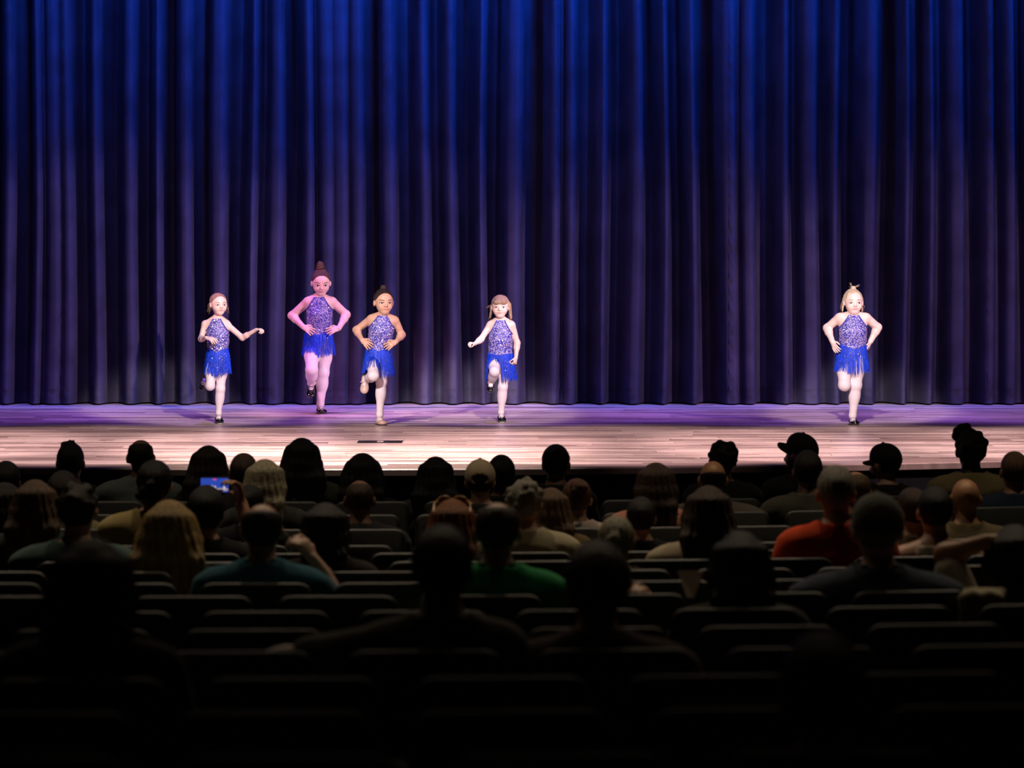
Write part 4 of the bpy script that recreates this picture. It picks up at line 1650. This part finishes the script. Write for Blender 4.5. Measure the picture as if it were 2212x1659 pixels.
def spectator(x, top, row, label, hair, hcol, skin='fair', shirt=(0.02, 0.02, 0.022), sleeve='short', s=1.0, wide=1.0, yaw=0.0, hyaw=0.0, roll=0.0,
              arms=None, aname='lap', cap=None, extra_top=0.0, lean=0.0, seed=None, pat=None):
    """x, top: where the crown of the head shows in the photograph; row: seat row it belongs to"""
    rng = np.random.RandomState(seed if seed is not None else int(x * 7 + top))
    d0 = row_d(row, (x - CX) * ROW_D[row] / FPX)
    d = d0 + 0.29
    dh = d - 0.03
    P = W(x, top, dh)
    fz = floor_z(ROW_D[row])
    cush = fz + 0.43
    H = (P[2] - cush) - extra_top               # crown height over the cushion
    stretch = 1 + (H / s - 0.825) / 0.36
    stretch = max(0.3, stretch)
    base = np.array([P[0], d, cush])
    OCC.setdefault(row, []).append(P[0])
    hx = HEADC + np.array([0, 0, 0.0])
    Rh = rotz(math.radians(hyaw))
    cr, sr_ = math.cos(math.radians(roll)), math.sin(math.radians(roll))
    Rr = np.array([[cr, 0, sr_], [0, 1, 0], [-sr_, 0, cr]]) @ Rh
    Ry = rotz(math.radians(yaw))

    def warp(V, widen=True):
        V = np.array(V, float)
        z = V[:, 2].copy()
        wgt = np.clip((z - 0.60) / 0.06, 0, 1)
        wgt = wgt * wgt * (3 - 2 * wgt)
        hd = (V - hx) @ Rr.T + hx
        V = V * (1 - wgt[:, None]) + hd * wgt[:, None]
        if widen:
            wx = 1 + (wide - 1) * np.clip((0.60 - z) / 0.08, 0, 1)
            V[:, 0] *= wx
            V[:, 1] *= 1 + (wx - 1) * 0.5
        z2 = V[:, 2]
        V[:, 2] = np.where(z2 < 0.14, z2, np.where(z2 < 0.50, 0.14 + (z2 - 0.14) * stretch, z2 + 0.36 * (stretch - 1)))
        V[:, 1] += lean * np.clip(V[:, 2] - 0.1, 0, 1)
        V *= s
        return V @ Ry.T
    root = empty('person', tuple(base), label, 'person')
    (bV, bF), (sV, sF) = body_set(aname, arms or LAP, sleeve)
    link('body', mesh_np('body', warp(bV), bF), m_skin(SK[skin]), root)
    q = sV
    ph_s = rng.uniform(0, 6.28, 4)
    wr = 0.0045 * np.sin(38 * q[:, 2] + 30 * q[:, 0] * np.sign(q[:, 0]) + 3 * np.sin(11 * q[:, 0] + ph_s[0]) + ph_s[1]) + 0.004 * np.sin(24 * q[:, 0] - 17 * q[:, 2] + 2 * np.sin(14 * q[:, 2] + ph_s[2]) + ph_s[3])
    wr = wr * np.clip((0.52 - q[:, 2]) / 0.06, 0, 1)
    sV2 = q + np.stack([0.5 * wr * np.sign(q[:, 0]), np.where(q[:, 1] < -0.02, -wr - 0.003, wr + 0.003), 0.4 * wr], 1)
    so = link('shirt', mesh_np('shirt', warp(sV2), sF), pat or m_cloth(shirt), root)
    tr = link('trousers', mesh_np('trousers', warp(TROU[0]) if s < 1.05 else warp(TROU[0]) / s, TROU[1]), m_cloth((0.02, 0.021, 0.028)), root)
    zf = -0.43
    for me_ in (SHOE_L, SHOE_R):
        V = warp(me_[0])
        V[:, 2] += zf - V[:, 2].min() + 0.003
        link('shoe', mesh_np('shoe', V, me_[1]), m_cloth((0.015, 0.014, 0.014)), root)
    # shins reach the floor however tall the seat is
    if hair is not None:
        hm = hair_mesh(hair, rng)
        if hm is not None and len(hm[1]):
            hv = hm[0].copy()
            dv = hv[:, :2] - HEADC[:2]
            an = np.arctan2(dv[:, 0], -dv[:, 1])
            amp = 0.0035 if hair[0] in ('long', 'bob') else 0.0018
            gr = amp * (np.sin(23 * an + 2.5 * np.sin(9 * hv[:, 2])) + 0.7 * np.sin(41 * an + 14 * hv[:, 2])) * np.clip((0.83 - hv[:, 2]) / 0.08, 0, 1)
            hv[:, :2] += dv / (np.linalg.norm(dv, axis=1, keepdims=True) + 1e-6) * gr[:, None]
            V = warp(hv, False)
            link('hair', mesh_np('hair', V, hm[1]), m_hair(HC[hcol]), root)
    if cap:
        crown, vis = cap_meshes(cap)
        Rc = rotz(math.radians(cap.get('yaw', 0)))
        tilt = math.radians(cap.get('tilt', 0))
        Rx = np.array([[1, 0, 0], [0, math.cos(tilt), -math.sin(tilt)], [0, math.sin(tilt), math.cos(tilt)]])
        cm = m_cloth(cap['col'])
        co = link('cap', mesh_np('cap', warp(((crown[0] - hx) @ Rx.T @ Rc.T) + hx), crown[1]), cm, root)
        link('visor', mesh_np('visor', warp(((vis[0] - hx) @ Rx.T @ Rc.T) + hx), vis[1]), cm, co)
    if sleeve == 'collar':
        pass
    return root, base, warp


def collar(res, col):
    root, base, warp = res
    Fd = Field((-0.14, -0.2, 0.5), (0.14, 0.1, 0.66), 0.009)
    Fd.chain([(math.cos(a) * 0.068, -0.055 + math.sin(a) * 0.066, 0.585) for a in np.linspace(-0.6, math.pi + 0.6, 14)], [0.020] * 14, 0.005)
    V, Fq = Fd.mesh()
    link('collar', mesh_np('collar', warp(V), Fq), m_cloth(col), root)


def straps(res, col):
    root, base, warp = res
    for s_ in (-1, 1):
        Fd = Field((-0.2, -0.26, 0.2), (0.2, 0.16, 0.62), 0.009)
        Fd.chain([(s_ * 0.09, 0.03, 0.48), (s_ * 0.10, -0.05, 0.565), (s_ * 0.095, -0.15, 0.50), (s_ * 0.03, -0.178, 0.36)], [0.014] * 4, 0.004)
        V, Fq = Fd.mesh()
        link('strap', mesh_np('strap', warp(V), Fq), m_cloth(col), root)


DK = (0.010, 0.010, 0.012)
# ---- first row in front of the stage
spectator(152, 962, 14, 'spectator with short spiky black hair in the first row, left of the shaven spectator', ('short', {'t': 0.008, 'spikes': 10}), 'black', 'brown', DK, extra_top=0.0, s=1.0)
collar(spectator(304, 950, 14, 'spectator with shaven head and grey collared shirt in the first row', ('bald', {'t': 0.003, 'z': 0.79}), 'dark', 'brown', (0.10, 0.125, 0.125), wide=1.12), (0.11, 0.14, 0.14))
spectator(450, 968, 14, 'spectator with long dark hair in the first row above the phone screen', ('long', {'L': 0.36, 'w': 0.09, 'flare': 1.35}), 'dark', 'fair', DK)
spectator(526, 984, 13, 'person with close-cropped round head between dark and grey long hair', ('short', {'t': 0.006}), 'brown', 'brown', DK, s=0.98)
spectator(572, 999, 12, 'spectator with long straight ash grey hair', ('long', {'L': 0.34, 'w': 0.085, 'flare': 1.1, 't': 0.016}), 'ash', 'fair', (0.03, 0.03, 0.028))
spectator(652, 953, 14, 'spectator with long black hair tallest in the first row at left', ('long', {'L': 0.40, 'w': 0.09, 'flare': 1.5, 't': 0.018}), 'black', 'fair', (0.03, 0.035, 0.03), wide=1.05)
spectator(783, 988, 14, 'person with rounded black hair behind the close-shaven head', ('long', {'L': 0.30, 'w': 0.10, 'flare': 1.15, 't': 0.024}), 'black', 'fair', DK)
spectator(941, 992, 14, 'spectator with smooth long black hair left of the beige cap', ('long', {'L': 0.34, 'w': 0.085, 'flare': 1.45, 't': 0.014}), 'black', 'fair', (0.035, 0.035, 0.035), wide=1.1)
spectator(1083, 990, 14, 'dark-haired person half hidden behind the beige cap', ('short', {'t': 0.014, 'low': 0.62}), 'black', 'brown', DK, s=0.97)
spectator(1201, 964, 14, 'person with dark pinned-up hair and one ear showing, first row centre', ('bun', {'c': (0.01, -0.10, 0.79), 'r': 0.04, 't': 0.010}), 'black', 'brown', DK, hyaw=-14)
spectator(1561, 960, 14, 'spectator with messy curly dark updo in the first row', ('curly', {'n': 50, 't': 0.008, 'zmin': -0.4, 'lumps': [((0.05, -0.06, 0.815), 0.035), ((-0.02, -0.07, 0.83), 0.03), ((0.075, -0.05, 0.78), 0.03)]}), 'black', 'brown', DK, s=0.96)
spectator(1732, 934, 14, 'spectator in dark cap with visor turned left, tallest cap in the first row', ('short', {'t': 0.006, 'low': 0.64}), 'black', 'brown', DK, hyaw=48, cap={'col': (0.012, 0.011, 0.012), 'tilt': 16}, extra_top=0.03)
spectator(1914, 956, 14, 'spectator in dark flat-topped cap with small visor pointing left', ('short', {'t': 0.006}), 'black', 'fair', (0.015, 0.012, 0.014), hyaw=40, cap={'col': (0.014, 0.012, 0.013), 'tilt': -3}, extra_top=0.028)
spectator(2097, 921, 14, 'tall person with high curled black hair and olive shirt, first row right', ('curly', {'n': 26, 't': 0.016, 'zmin': -0.1, 'lumps': [((-0.075, 0.0, 0.83), 0.03), ((-0.05, 0.01, 0.85), 0.028), ((-0.02, 0.0, 0.855), 0.028), ((-0.085, 0.0, 0.80), 0.026)]}), 'black', 'dark', (0.30, 0.24, 0.12), s=1.08, wide=1.05, extra_top=0.04)
# ---- second row
spectator(12, 1003, 13, 'dark head cut by the left edge of the picture in the second row', ('short', {'t': 0.012}), 'black', 'brown', DK)
spectator(1037, 990, 13, 'person in beige baseball cap seen from behind with strap opening', ('short', {'t': 0.006, 'low': 0.63}), 'dark', 'fair', (0.012, 0.012, 0.013), cap={'col': (0.36, 0.29, 0.20), 'strap': True, 'tilt': 4}, extra_top=0.03)
spectator(1540, 996, 13, 'spectator with bare shiny crown and wide brown-grey shirt, second row', ('bald', {'t': 0.006, 'z': 0.745}), 'dark', 'tan', (0.085, 0.07, 0.055), wide=1.28)
spectator(1745, 979, 13, 'spectator with short dark hair and grey-green shirt below the tall cap', ('short', {'t': 0.009}), 'dark', 'brown', (0.055, 0.052, 0.04), wide=1.1, s=1.02)
spectator(2192, 981, 13, 'short-haired head in navy shirt at the right edge, second row', ('short', {'t': 0.008}), 'mid', 'tan', (0.012, 0.02, 0.04), wide=1.1)
# ---- third row
spectator(135, 1026, 12, 'dark-haired head partly hidden behind the tousled head at left', ('short', {'t': 0.016}), 'dark', 'brown', (0.16, 0.14, 0.07), s=1.0)
spectator(540, 1053, 11, 'small dark head under the ash grey hair', ('short', {'t': 0.010}), 'black', 'brown', DK, s=0.85)
spectator(777, 1038, 12, 'spectator with close-shaven crown in front of rounded black hair', ('bald', {'t': 0.002, 'z': 0.80}), 'brown', 'brown', (0.014, 0.014, 0.018), wide=1.1)
spectator(1417, 1006, 12, 'spectator with long brown hair and pink floral top, third row', ('long', {'L': 0.27, 'w': 0.088, 'flare': 1.05, 't': 0.015}), 'brown', 'fair', (0.46, 0.20, 0.14), wide=1.12, pat=m_print('pink_floral', (0.50, 0.22, 0.15), (0.10, 0.05, 0.04), 26))
spectator(1848, 1019, 12, 'head with thinning hair just right of the grey-haired spectator in orange', ('bald', {'t': 0.008, 'z': 0.80}), 'mid', 'tan', DK, s=1.0)
# ---- fourth row
spectator(334, 1001, 11, 'spectator with dark hair gathered low and a tan shirt, fourth row left', ('bun', {'c': (-0.015, -0.10, 0.685), 'r': 0.062, 't': 0.016, 'n': 10}), 'black', 'fair', (0.34, 0.26, 0.11), s=1.04, wide=1.12)
spectator(1190, 1060, 11, 'spectator with wavy brown shoulder-length hair behind the grey curls', ('long', {'L': 0.26, 'w': 0.085, 'flare': 1.3, 't': 0.014}), 'mid', 'fair', (0.12, 0.08, 0.03), s=0.92)
spectator(1246, 1039, 12, 'spectator with messy auburn bun and white printed top', ('bun', {'c': (0.01, -0.11, 0.785), 'r': 0.045, 't': 0.012, 'n': 26}), 'auburn', 'fair', (0.34, 0.28, 0.24), s=0.95, wide=1.1, pat=m_print('grey_print', (0.42, 0.35, 0.30), (0.09, 0.085, 0.085), 14, 0.2, 0.26))
spectator(2086, 1035, 11, 'spectator with bare shiny crown and olive-brown shirt at right', None, 'dark', 'tan', (0.14, 0.11, 0.055), wide=1.1)
# ---- fifth row
spectator(10, 1049, 11, 'long dark hair at the left edge of the picture, fourth row', ('long', {'L': 0.3, 'w': 0.09, 'flare': 1.3}), 'dark', 'fair', DK)
spectator(76, 1044, 10, 'spectator with long brown hair with lighter ends at left', ('long', {'L': 0.3, 'w': 0.09, 'flare': 1.25, 't': 0.015}), 'mid', 'fair', (0.03, 0.05, 0.045))
R_PH = [arm_pts(-1, 'lap'), ([(0.185, -0.05, 0.48), (0.235, 0.13, 0.50), (0.155, 0.25, 0.745)], (-0.25, 0.1, 0.95), (0.75, 0.5, 0.1), 0.75)]
phone_person = spectator(445, 1061, 10, 'person in dark clothes raising a phone to film the stage', ('short', {'t': 0.022, 'low': 0.60}), 'black', 'tan', DK, arms=R_PH, aname='phone', sleeve='short', s=1.0)
spectator(1133, 1041, 10, 'person with grey-white curls and cream shirt', ('curly', {'n': 46, 't': 0.008, 'zmin': -0.6}), 'grey', 'fair', (0.42, 0.37, 0.24), wide=1.12)
spectator(1385, 1081, 10, 'small dark-haired child in front of the floral top', ('short', {'t': 0.012, 'low': 0.62}), 'dark', 'fair', DK, s=0.84)
spectator(1974, 1061, 10, 'reddish-brown hair with one ear showing, left of the glossy dark hair', ('short', {'t': 0.010}), 'brown', 'tan', (0.16, 0.12, 0.06), s=0.93, hyaw=25)
# ---- sixth row
spectator(167, 1051, 9, 'person with tousled dark hair, an ear and pale teal shirt at left', ('curly', {'n': 26, 't': 0.008, 'zmin': 0.0}), 'dark', 'fair', (0.07, 0.12, 0.11), s=1.08, wide=1.15)
spectator(977, 1086, 9, 'spectator with orange-red hair and sunglasses pushed up on the head', ('bob', {'L': 0.16, 'w': 0.085, 'flare': 1.05}), 'red', 'fair', DK)
spectator(1530, 1056, 9, 'spectator with long dark hair and cream lace top, sixth row', ('long', {'L': 0.33, 'w': 0.09, 'flare': 1.25, 't': 0.012}), 'brown', 'fair', (0.44, 0.36, 0.25), s=1.02, wide=1.15, pat=m_print('cream_lace', (0.46, 0.38, 0.26), (0.07, 0.05, 0.035), 20, 0.12, 0.2))
spectator(1806, 1013, 9, 'grey-haired spectator in bright orange-red shirt', ('short', {'t': 0.008}), 'grey', 'tan', (0.62, 0.06, 0.012), s=1.08, wide=1.05)
straps(spectator(2020, 1059, 9, 'person with glossy dark hair and white top with black straps', ('short', {'t': 0.010}), 'black', 'fair', (0.48, 0.42, 0.33), sleeve='none', s=0.98, wide=1.05), (0.01, 0.01, 0.01))
# ---- seventh row
spectator(703, 1093, 8, 'person with dark bob hair right of the spectator with thinning crown in teal', ('bob', {'L': 0.16, 'w': 0.082, 'flare': 1.0, 't': 0.012}), 'dark', 'fair', (0.02, 0.012, 0.008), s=0.95)
spectator(1331, 1121, 8, 'child with fair ash hair tied in a short ponytail', ('bun', {'c': (-0.01, -0.13, 0.735), 'r': 0.036, 't': 0.012, 'n': 6, 'tail': 0.14}), 'ash', 'fair', (0.03, 0.028, 0.022), s=0.92)
# ---- eighth row
spectator(366, 1093, 8, 'spectator with long wavy blonde hair at left', ('long', {'L': 0.38, 'w': 0.10, 'flare': 1.35, 't': 0.022}), 'blond', 'fair', DK, s=1.05)
R_HD = [arm_pts(-1, 'lap'), ([(0.185, -0.05, 0.48), (0.28, 0.15, 0.36), (0.19, 0.24, 0.56)], (-0.45, 0.1, 0.85), (0.6, -0.5, 0.5), 0.7)]
collar(spectator(566, 1089, 7, 'spectator with thinning crown in teal shirt with one hand raised', ('bald', {'t': 0.010, 'z': 0.785}), 'dark', 'fair', (0.02, 0.12, 0.17), s=1.0, wide=1.12, arms=R_HD, aname='handup'), (0.03, 0.15, 0.2))
# ---- ninth row
collar(spectator(1074, 1086, 6, 'spectator with thinning crown in bright green shirt', ('bald', {'t': 0.009, 'z': 0.80}), 'brown', 'fair', (0.012, 0.30, 0.085), s=1.02, wide=1.08), (0.01, 0.14, 0.05))
collar(spectator(1896, 1064, 6, 'broad-shouldered spectator in grey cap and dark blue shirt', ('short', {'t': 0.006, 'low': 0.63}), 'grey', 'fair', (0.035, 0.05, 0.075), s=1.1, wide=1.25, cap={'col': (0.085, 0.085, 0.075), 'yaw': 8, 'tilt': 2}, extra_top=0.03), (0.04, 0.055, 0.08))
L_HD = [([(-0.185, -0.05, 0.49), (-0.26, 0.06, 0.72), (-0.11, -0.05, 0.785)], (0.85, -0.3, -0.25), (-0.2, -0.8, 0.5), 0.4), arm_pts(1, 'lap')]
spectator(2192, 1146, 6, 'black-haired person in white shirt at the right edge with bare arm bent up', ('long', {'L': 0.2, 'w': 0.09, 'flare': 1.1, 't': 0.02}), 'black', 'tan', (0.44, 0.38, 0.28), arms=L_HD, aname='bent', s=1.0, wide=1.05)
spectator(1322, 1202, 6, 'small spectator in light blue sleeve almost hidden behind the maroon shirt', ('short', {'t': 0.010}), 'brown', 'tan', (0.05, 0.16, 0.19), s=0.86, arms=R_HD, aname='handup', sleeve='long')
# ---- tenth row
spectator(1600, 1158, 5, 'black-haired person in dark clothes beside the white paper', ('long', {'L': 0.22, 'w': 0.088, 'flare': 1.05, 't': 0.014}), 'black', 'tan', (0.02, 0.016, 0.012), s=0.98)
# ---- twelfth row
L_OUT = [([(-0.185, -0.05, 0.48), (-0.47, -0.07, 0.445), (-0.76, -0.06, 0.395)], (-0.95, 0.1, -0.2), (0, -0.3, 1), 0.25), arm_pts(1, 'lap')]
spectator(955, 1152, 3, 'person with black hair, left arm stretched along the seat backs', ('short', {'t': 0.016, 'low': 0.60}), 'black', 'brown', (0.10, 0.09, 0.075), arms=L_OUT, aname='out', s=1.0)
collar(spectator(1290, 1187, 3, 'person with dark brown hair and maroon shirt near the centre', ('short', {'t': 0.018, 'low': 0.60}), 'brown', 'fair', (0.07, 0.035, 0.03), s=1.04, wide=1.15), (0.08, 0.04, 0.035))
# ---- thirteenth row
spectator(198, 1178, 2, 'large dark head with full black hair at lower left', ('long', {'L': 0.26, 'w': 0.088, 'flare': 1.1, 't': 0.016}), 'black', 'brown', (0.03, 0.015, 0.012), s=1.0)
# ---- nearest row
spectator(1778, 1388, 0, 'nearest blurred brown-haired head at lower right', ('short', {'t': 0.014, 'low': 0.60}), 'brown', 'tan', (0.03, 0.008, 0.008), s=1.0)

# ------------------------------------------------------------------ seats, row by row
PHASE = {5: -0.861, 6: -1.211, 7: -0.498, 8: -0.62, 9: -0.9}
for i in range(15):
    ppm = FPX / ROW_D[i]
    half = CX / ppm
    occ = OCC.get(i, [])
    if i in PHASE:
        ph = PHASE[i]
    elif occ:
        z_ = sum(complex(math.cos(2 * math.pi * x / PITCH), math.sin(2 * math.pi * x / PITCH)) for x in occ)
        ph = math.atan2(z_.imag, z_.real) / (2 * math.pi) * PITCH
    else:
        ph = 0.0 if i % 2 else PITCH / 2
    ks = [k for k in range(-20, 21) if abs(ph + k * PITCH) < half + 0.12]
    for j, k in enumerate(ks):
        x = ph + k * PITCH
        taken = any(abs(x - q) < 0.3 for q in occ)
        dd = row_d(i, x)
        rz = -(x - STAGE_XC) / (36 - ROW_D[i])
        lab = 'dark seat, %s from the left in the %s row from the stage' % (ORD[j], ORD[14 - i])
        st = empty('theatre_seat', (x, dd, floor_z(ROW_D[i])), lab, 'seat', 'rows of auditorium seats', rz=-rz)
        link('seat_back', me_shell, None, st)
        link('back_pad', me_pad, None, st)
        link('seat_cushion', me_cush_down if taken else me_cush_up, None, st)
        link('armrest', me_arm, None, st)
        link('standard', me_post, None, st)

# ------------------------------------------------------------------ phone held up by the person filming
dph = ROW_D[10] + 0.29 + 0.27
pc = W(463.5, 1048, dph)
ph_ = empty('smartphone', tuple(pc), 'glowing smartphone filming the stage, held up at left', 'phone')
V, Fc = slab(0.156, -0.041, 0.041, 0.011, 0.0, 0.008, 0.0, 0.002, 0.0)
link('phone_body', mesh_list('phone_body', V, Fc), mat('phone_black', (0.01, 0.01, 0.012), 0.3), ph_)


def emi(name, c, st):
    return mat(name, (0, 0, 0), 0.4, emit=c, estr=st)


def screen_mat():
    m = bpy.data.materials.new('phone_screen')
    m.use_nodes = True
    nt = m.node_tree
    b = nt.nodes['Principled BSDF']
    b.inputs['Base Color'].default_value = (0, 0, 0, 1)
    tc = nt.nodes.new('ShaderNodeTexCoord')
    wv = nt.nodes.new('ShaderNodeTexWave')
    wv.inputs['Scale'].default_value = 42
    wv.inputs['Distortion'].default_value = 3
    nt.links.new(tc.outputs['Object'], wv.inputs['Vector'])
    r = nt.nodes.new('ShaderNodeValToRGB')
    r.color_ramp.elements[0].color = (0.012, 0.03, 0.30, 1)
    r.color_ramp.elements[1].color = (0.05, 0.13, 0.72, 1)
    nt.links.new(wv.outputs['Fac'], r.inputs['Fac'])
    nt.links.new(r.outputs[0], b.inputs['Emission Color'])
    b.inputs['Emission Strength'].default_value = 0.8
    return m


q = MB()
q.add([(-0.071, -0.0008, -0.036), (0.071, -0.0008, -0.036), (0.071, -0.0008, 0.036), (-0.071, -0.0008, 0.036)], [(0, 1, 2, 3)])
scr = q.build('screen', screen_mat(), ph_)


def quad(name, x0, z0, x1, z1, m_, y=-0.0014):
    q = MB()
    n = 10
    cx0, cz0, a, b = (x0 + x1) / 2, (z0 + z1) / 2, (x1 - x0) / 2, (z1 - z0) / 2
    P = []
    for k in range(16):
        t = 2 * math.pi * k / 16
        c, s_ = math.cos(t), math.sin(t)
        P.append((cx0 + a * abs(c) ** 0.5 * (1 if c > 0 else -1), y, cz0 + b * abs(s_) ** 0.5 * (1 if s_ > 0 else -1)))
    q.add(P, [tuple(range(16))])
    return q.build(name, m_, scr)


wht = emi('screen_white', (0.85, 0.8, 0.9), 0.9)
quad('screen_stage', -0.055, -0.030, 0.071, -0.015, emi('screen_stage', (0.55, 0.42, 0.45), 0.7))
for fx, fh in ((-0.035, 0.02), (-0.022, 0.018), (-0.012, 0.02), (0.003, 0.016), (0.05, 0.022)):
    quad('screen_figure', fx - 0.004, -0.020, fx + 0.004, -0.020 + fh, wht, -0.0018)
quad('screen_audience', 0.012, -0.036, 0.045, -0.022, emi('screen_dark', (0.02, 0.015, 0.02), 0.4), -0.0022)
quad('record_mark', -0.009, 0.026, 0.009, 0.033, emi('screen_red', (0.9, 0.06, 0.12), 0.9), -0.0018)
quad('shutter_button', 0.052, 0.014, 0.064, 0.026, wht, -0.0018)

# ------------------------------------------------------------------ sunglasses on the red hair
ds_ = row_d(9, (977 - CX) * ROW_D[9] / FPX) + 0.29
gp = W(977, 1088, ds_ - 0.02)
sg = empty('sunglasses', tuple(gp), 'dark sunglasses with amber rims perched on orange-red hair', 'sunglasses')
rim = mat('amber_rim', (0.45, 0.22, 0.06), 0.25, spec=0.6)
lens = mat('dark_lens', (0.01, 0.01, 0.01), 0.08, spec=0.7)
for s_ in (-1, 1):
    q = MB()
    P = [(s_ * 0.037 + 0.031 * math.cos(a), 0.035 + 0.008 * math.cos(a) * s_ * -1, 0.012 + 0.021 * math.sin(a)) for a in np.linspace(0, 2 * math.pi, 17)]
    q.tube(P, 0.0042, 6)
    rm = q.build('rim', rim, sg, True)
    q = MB()
    q.add(P[:-1], [tuple(range(16))])
    q.build('lens', lens, rm)
    q = MB()
    q.tube([(s_ * 0.068, 0.035, 0.015), (s_ * 0.086, 0.0, 0.004), (s_ * 0.088, -0.06, -0.03), (s_ * 0.080, -0.085, -0.05)], [0.005, 0.0045, 0.004, 0.004], 6)
    q.build('temple_arm', rim, sg, True)
    q = MB()
    q.tube([(s_ * 0.032, 0.026, 0.033), (s_ * 0.042, 0.026, 0.034)], 0.004, 6)
    q.build('hinge_stud', RHINE, sg, True)
q = MB()
q.tube([(-0.008, 0.036, 0.016), (0, 0.034, 0.020), (0.008, 0.036, 0.016)], 0.004, 6)
q.build('bridge', rim, sg, True)

# ------------------------------------------------------------------ programme sheet and folded cloth
dp_ = row_d(5, 0.6) + 0.36
A_, B_, C_, D_ = W(1464, 1233, dp_), W(1520, 1233, dp_ + 0.06), W(1500, 1290, dp_ - 0.02), W(1484, 1291, dp_ - 0.05)
pc = (A_ + B_ + C_ + D_) / 4
pap = empty('paper_programme', tuple(pc), 'white sheet of paper held beside the black-haired person', 'paper')
q = MB()
th_ = np.array([0, 0.0012, 0])
q.add([p - pc for p in (A_, B_, C_, D_)] + [p - pc + th_ for p in (A_, B_, C_, D_)], BOXF)
q.build('sheet', mat('cream_paper', (0.62, 0.55, 0.42), 0.8, var=0.05), pap)
q = MB()
q.add([A_ + (C_ - A_) * 0.12 + (B_ - A_) * 0.45 - pc - th_, A_ + (C_ - A_) * 0.12 + (B_ - A_) * 0.8 - pc - th_, A_ + (C_ - A_) * 0.15 + (B_ - A_) * 0.8 - pc - th_, A_ + (C_ - A_) * 0.15 + (B_ - A_) * 0.45 - pc - th_], [(0, 1, 2, 3)])
q.build('printed_line', mat('print_ink', (0.2, 0.17, 0.13), 0.8), pap)

# folded cream jacket hung over a seat back at the right
jd = row_d(6, 1.78) - 0.02
jc = W(2122, 1300, jd)
Jf = Field(jc - np.array([0.14, 0.12, 0.2]), jc + np.array([0.14, 0.16, 0.1]), 0.008)
for i_ in range(5):
    o_ = (i_ - 2) * 0.032
    Jf.chain([jc + np.array([o_ - 0.02, -0.035, -0.10]), jc + np.array([o_ - 0.008, -0.018, 0.012 + 0.012 * (i_ % 2)]), jc + np.array([o_ + 0.02, 0.07, 0.022]), jc + np.array([o_ + 0.03, 0.115, -0.05])], [0.018, 0.020, 0.02, 0.018], 0.02)
V, Fq = Jf.mesh()
jk = empty('jacket', tuple(jc), 'folded cream jacket draped over a seat back near the right edge', 'jacket')
link('fabric', mesh_np('jacket_fabric', V - jc, Fq), m_cloth((0.40, 0.34, 0.22)), jk)
q = MB()
q.tube([np.array([-0.085, -0.055, -0.10]), np.array([-0.075, -0.042, 0.0]), np.array([-0.05, 0.05, 0.045])], 0.006, 5)
q.build('seam', m_cloth((0.25, 0.2, 0.13)), jk, True)
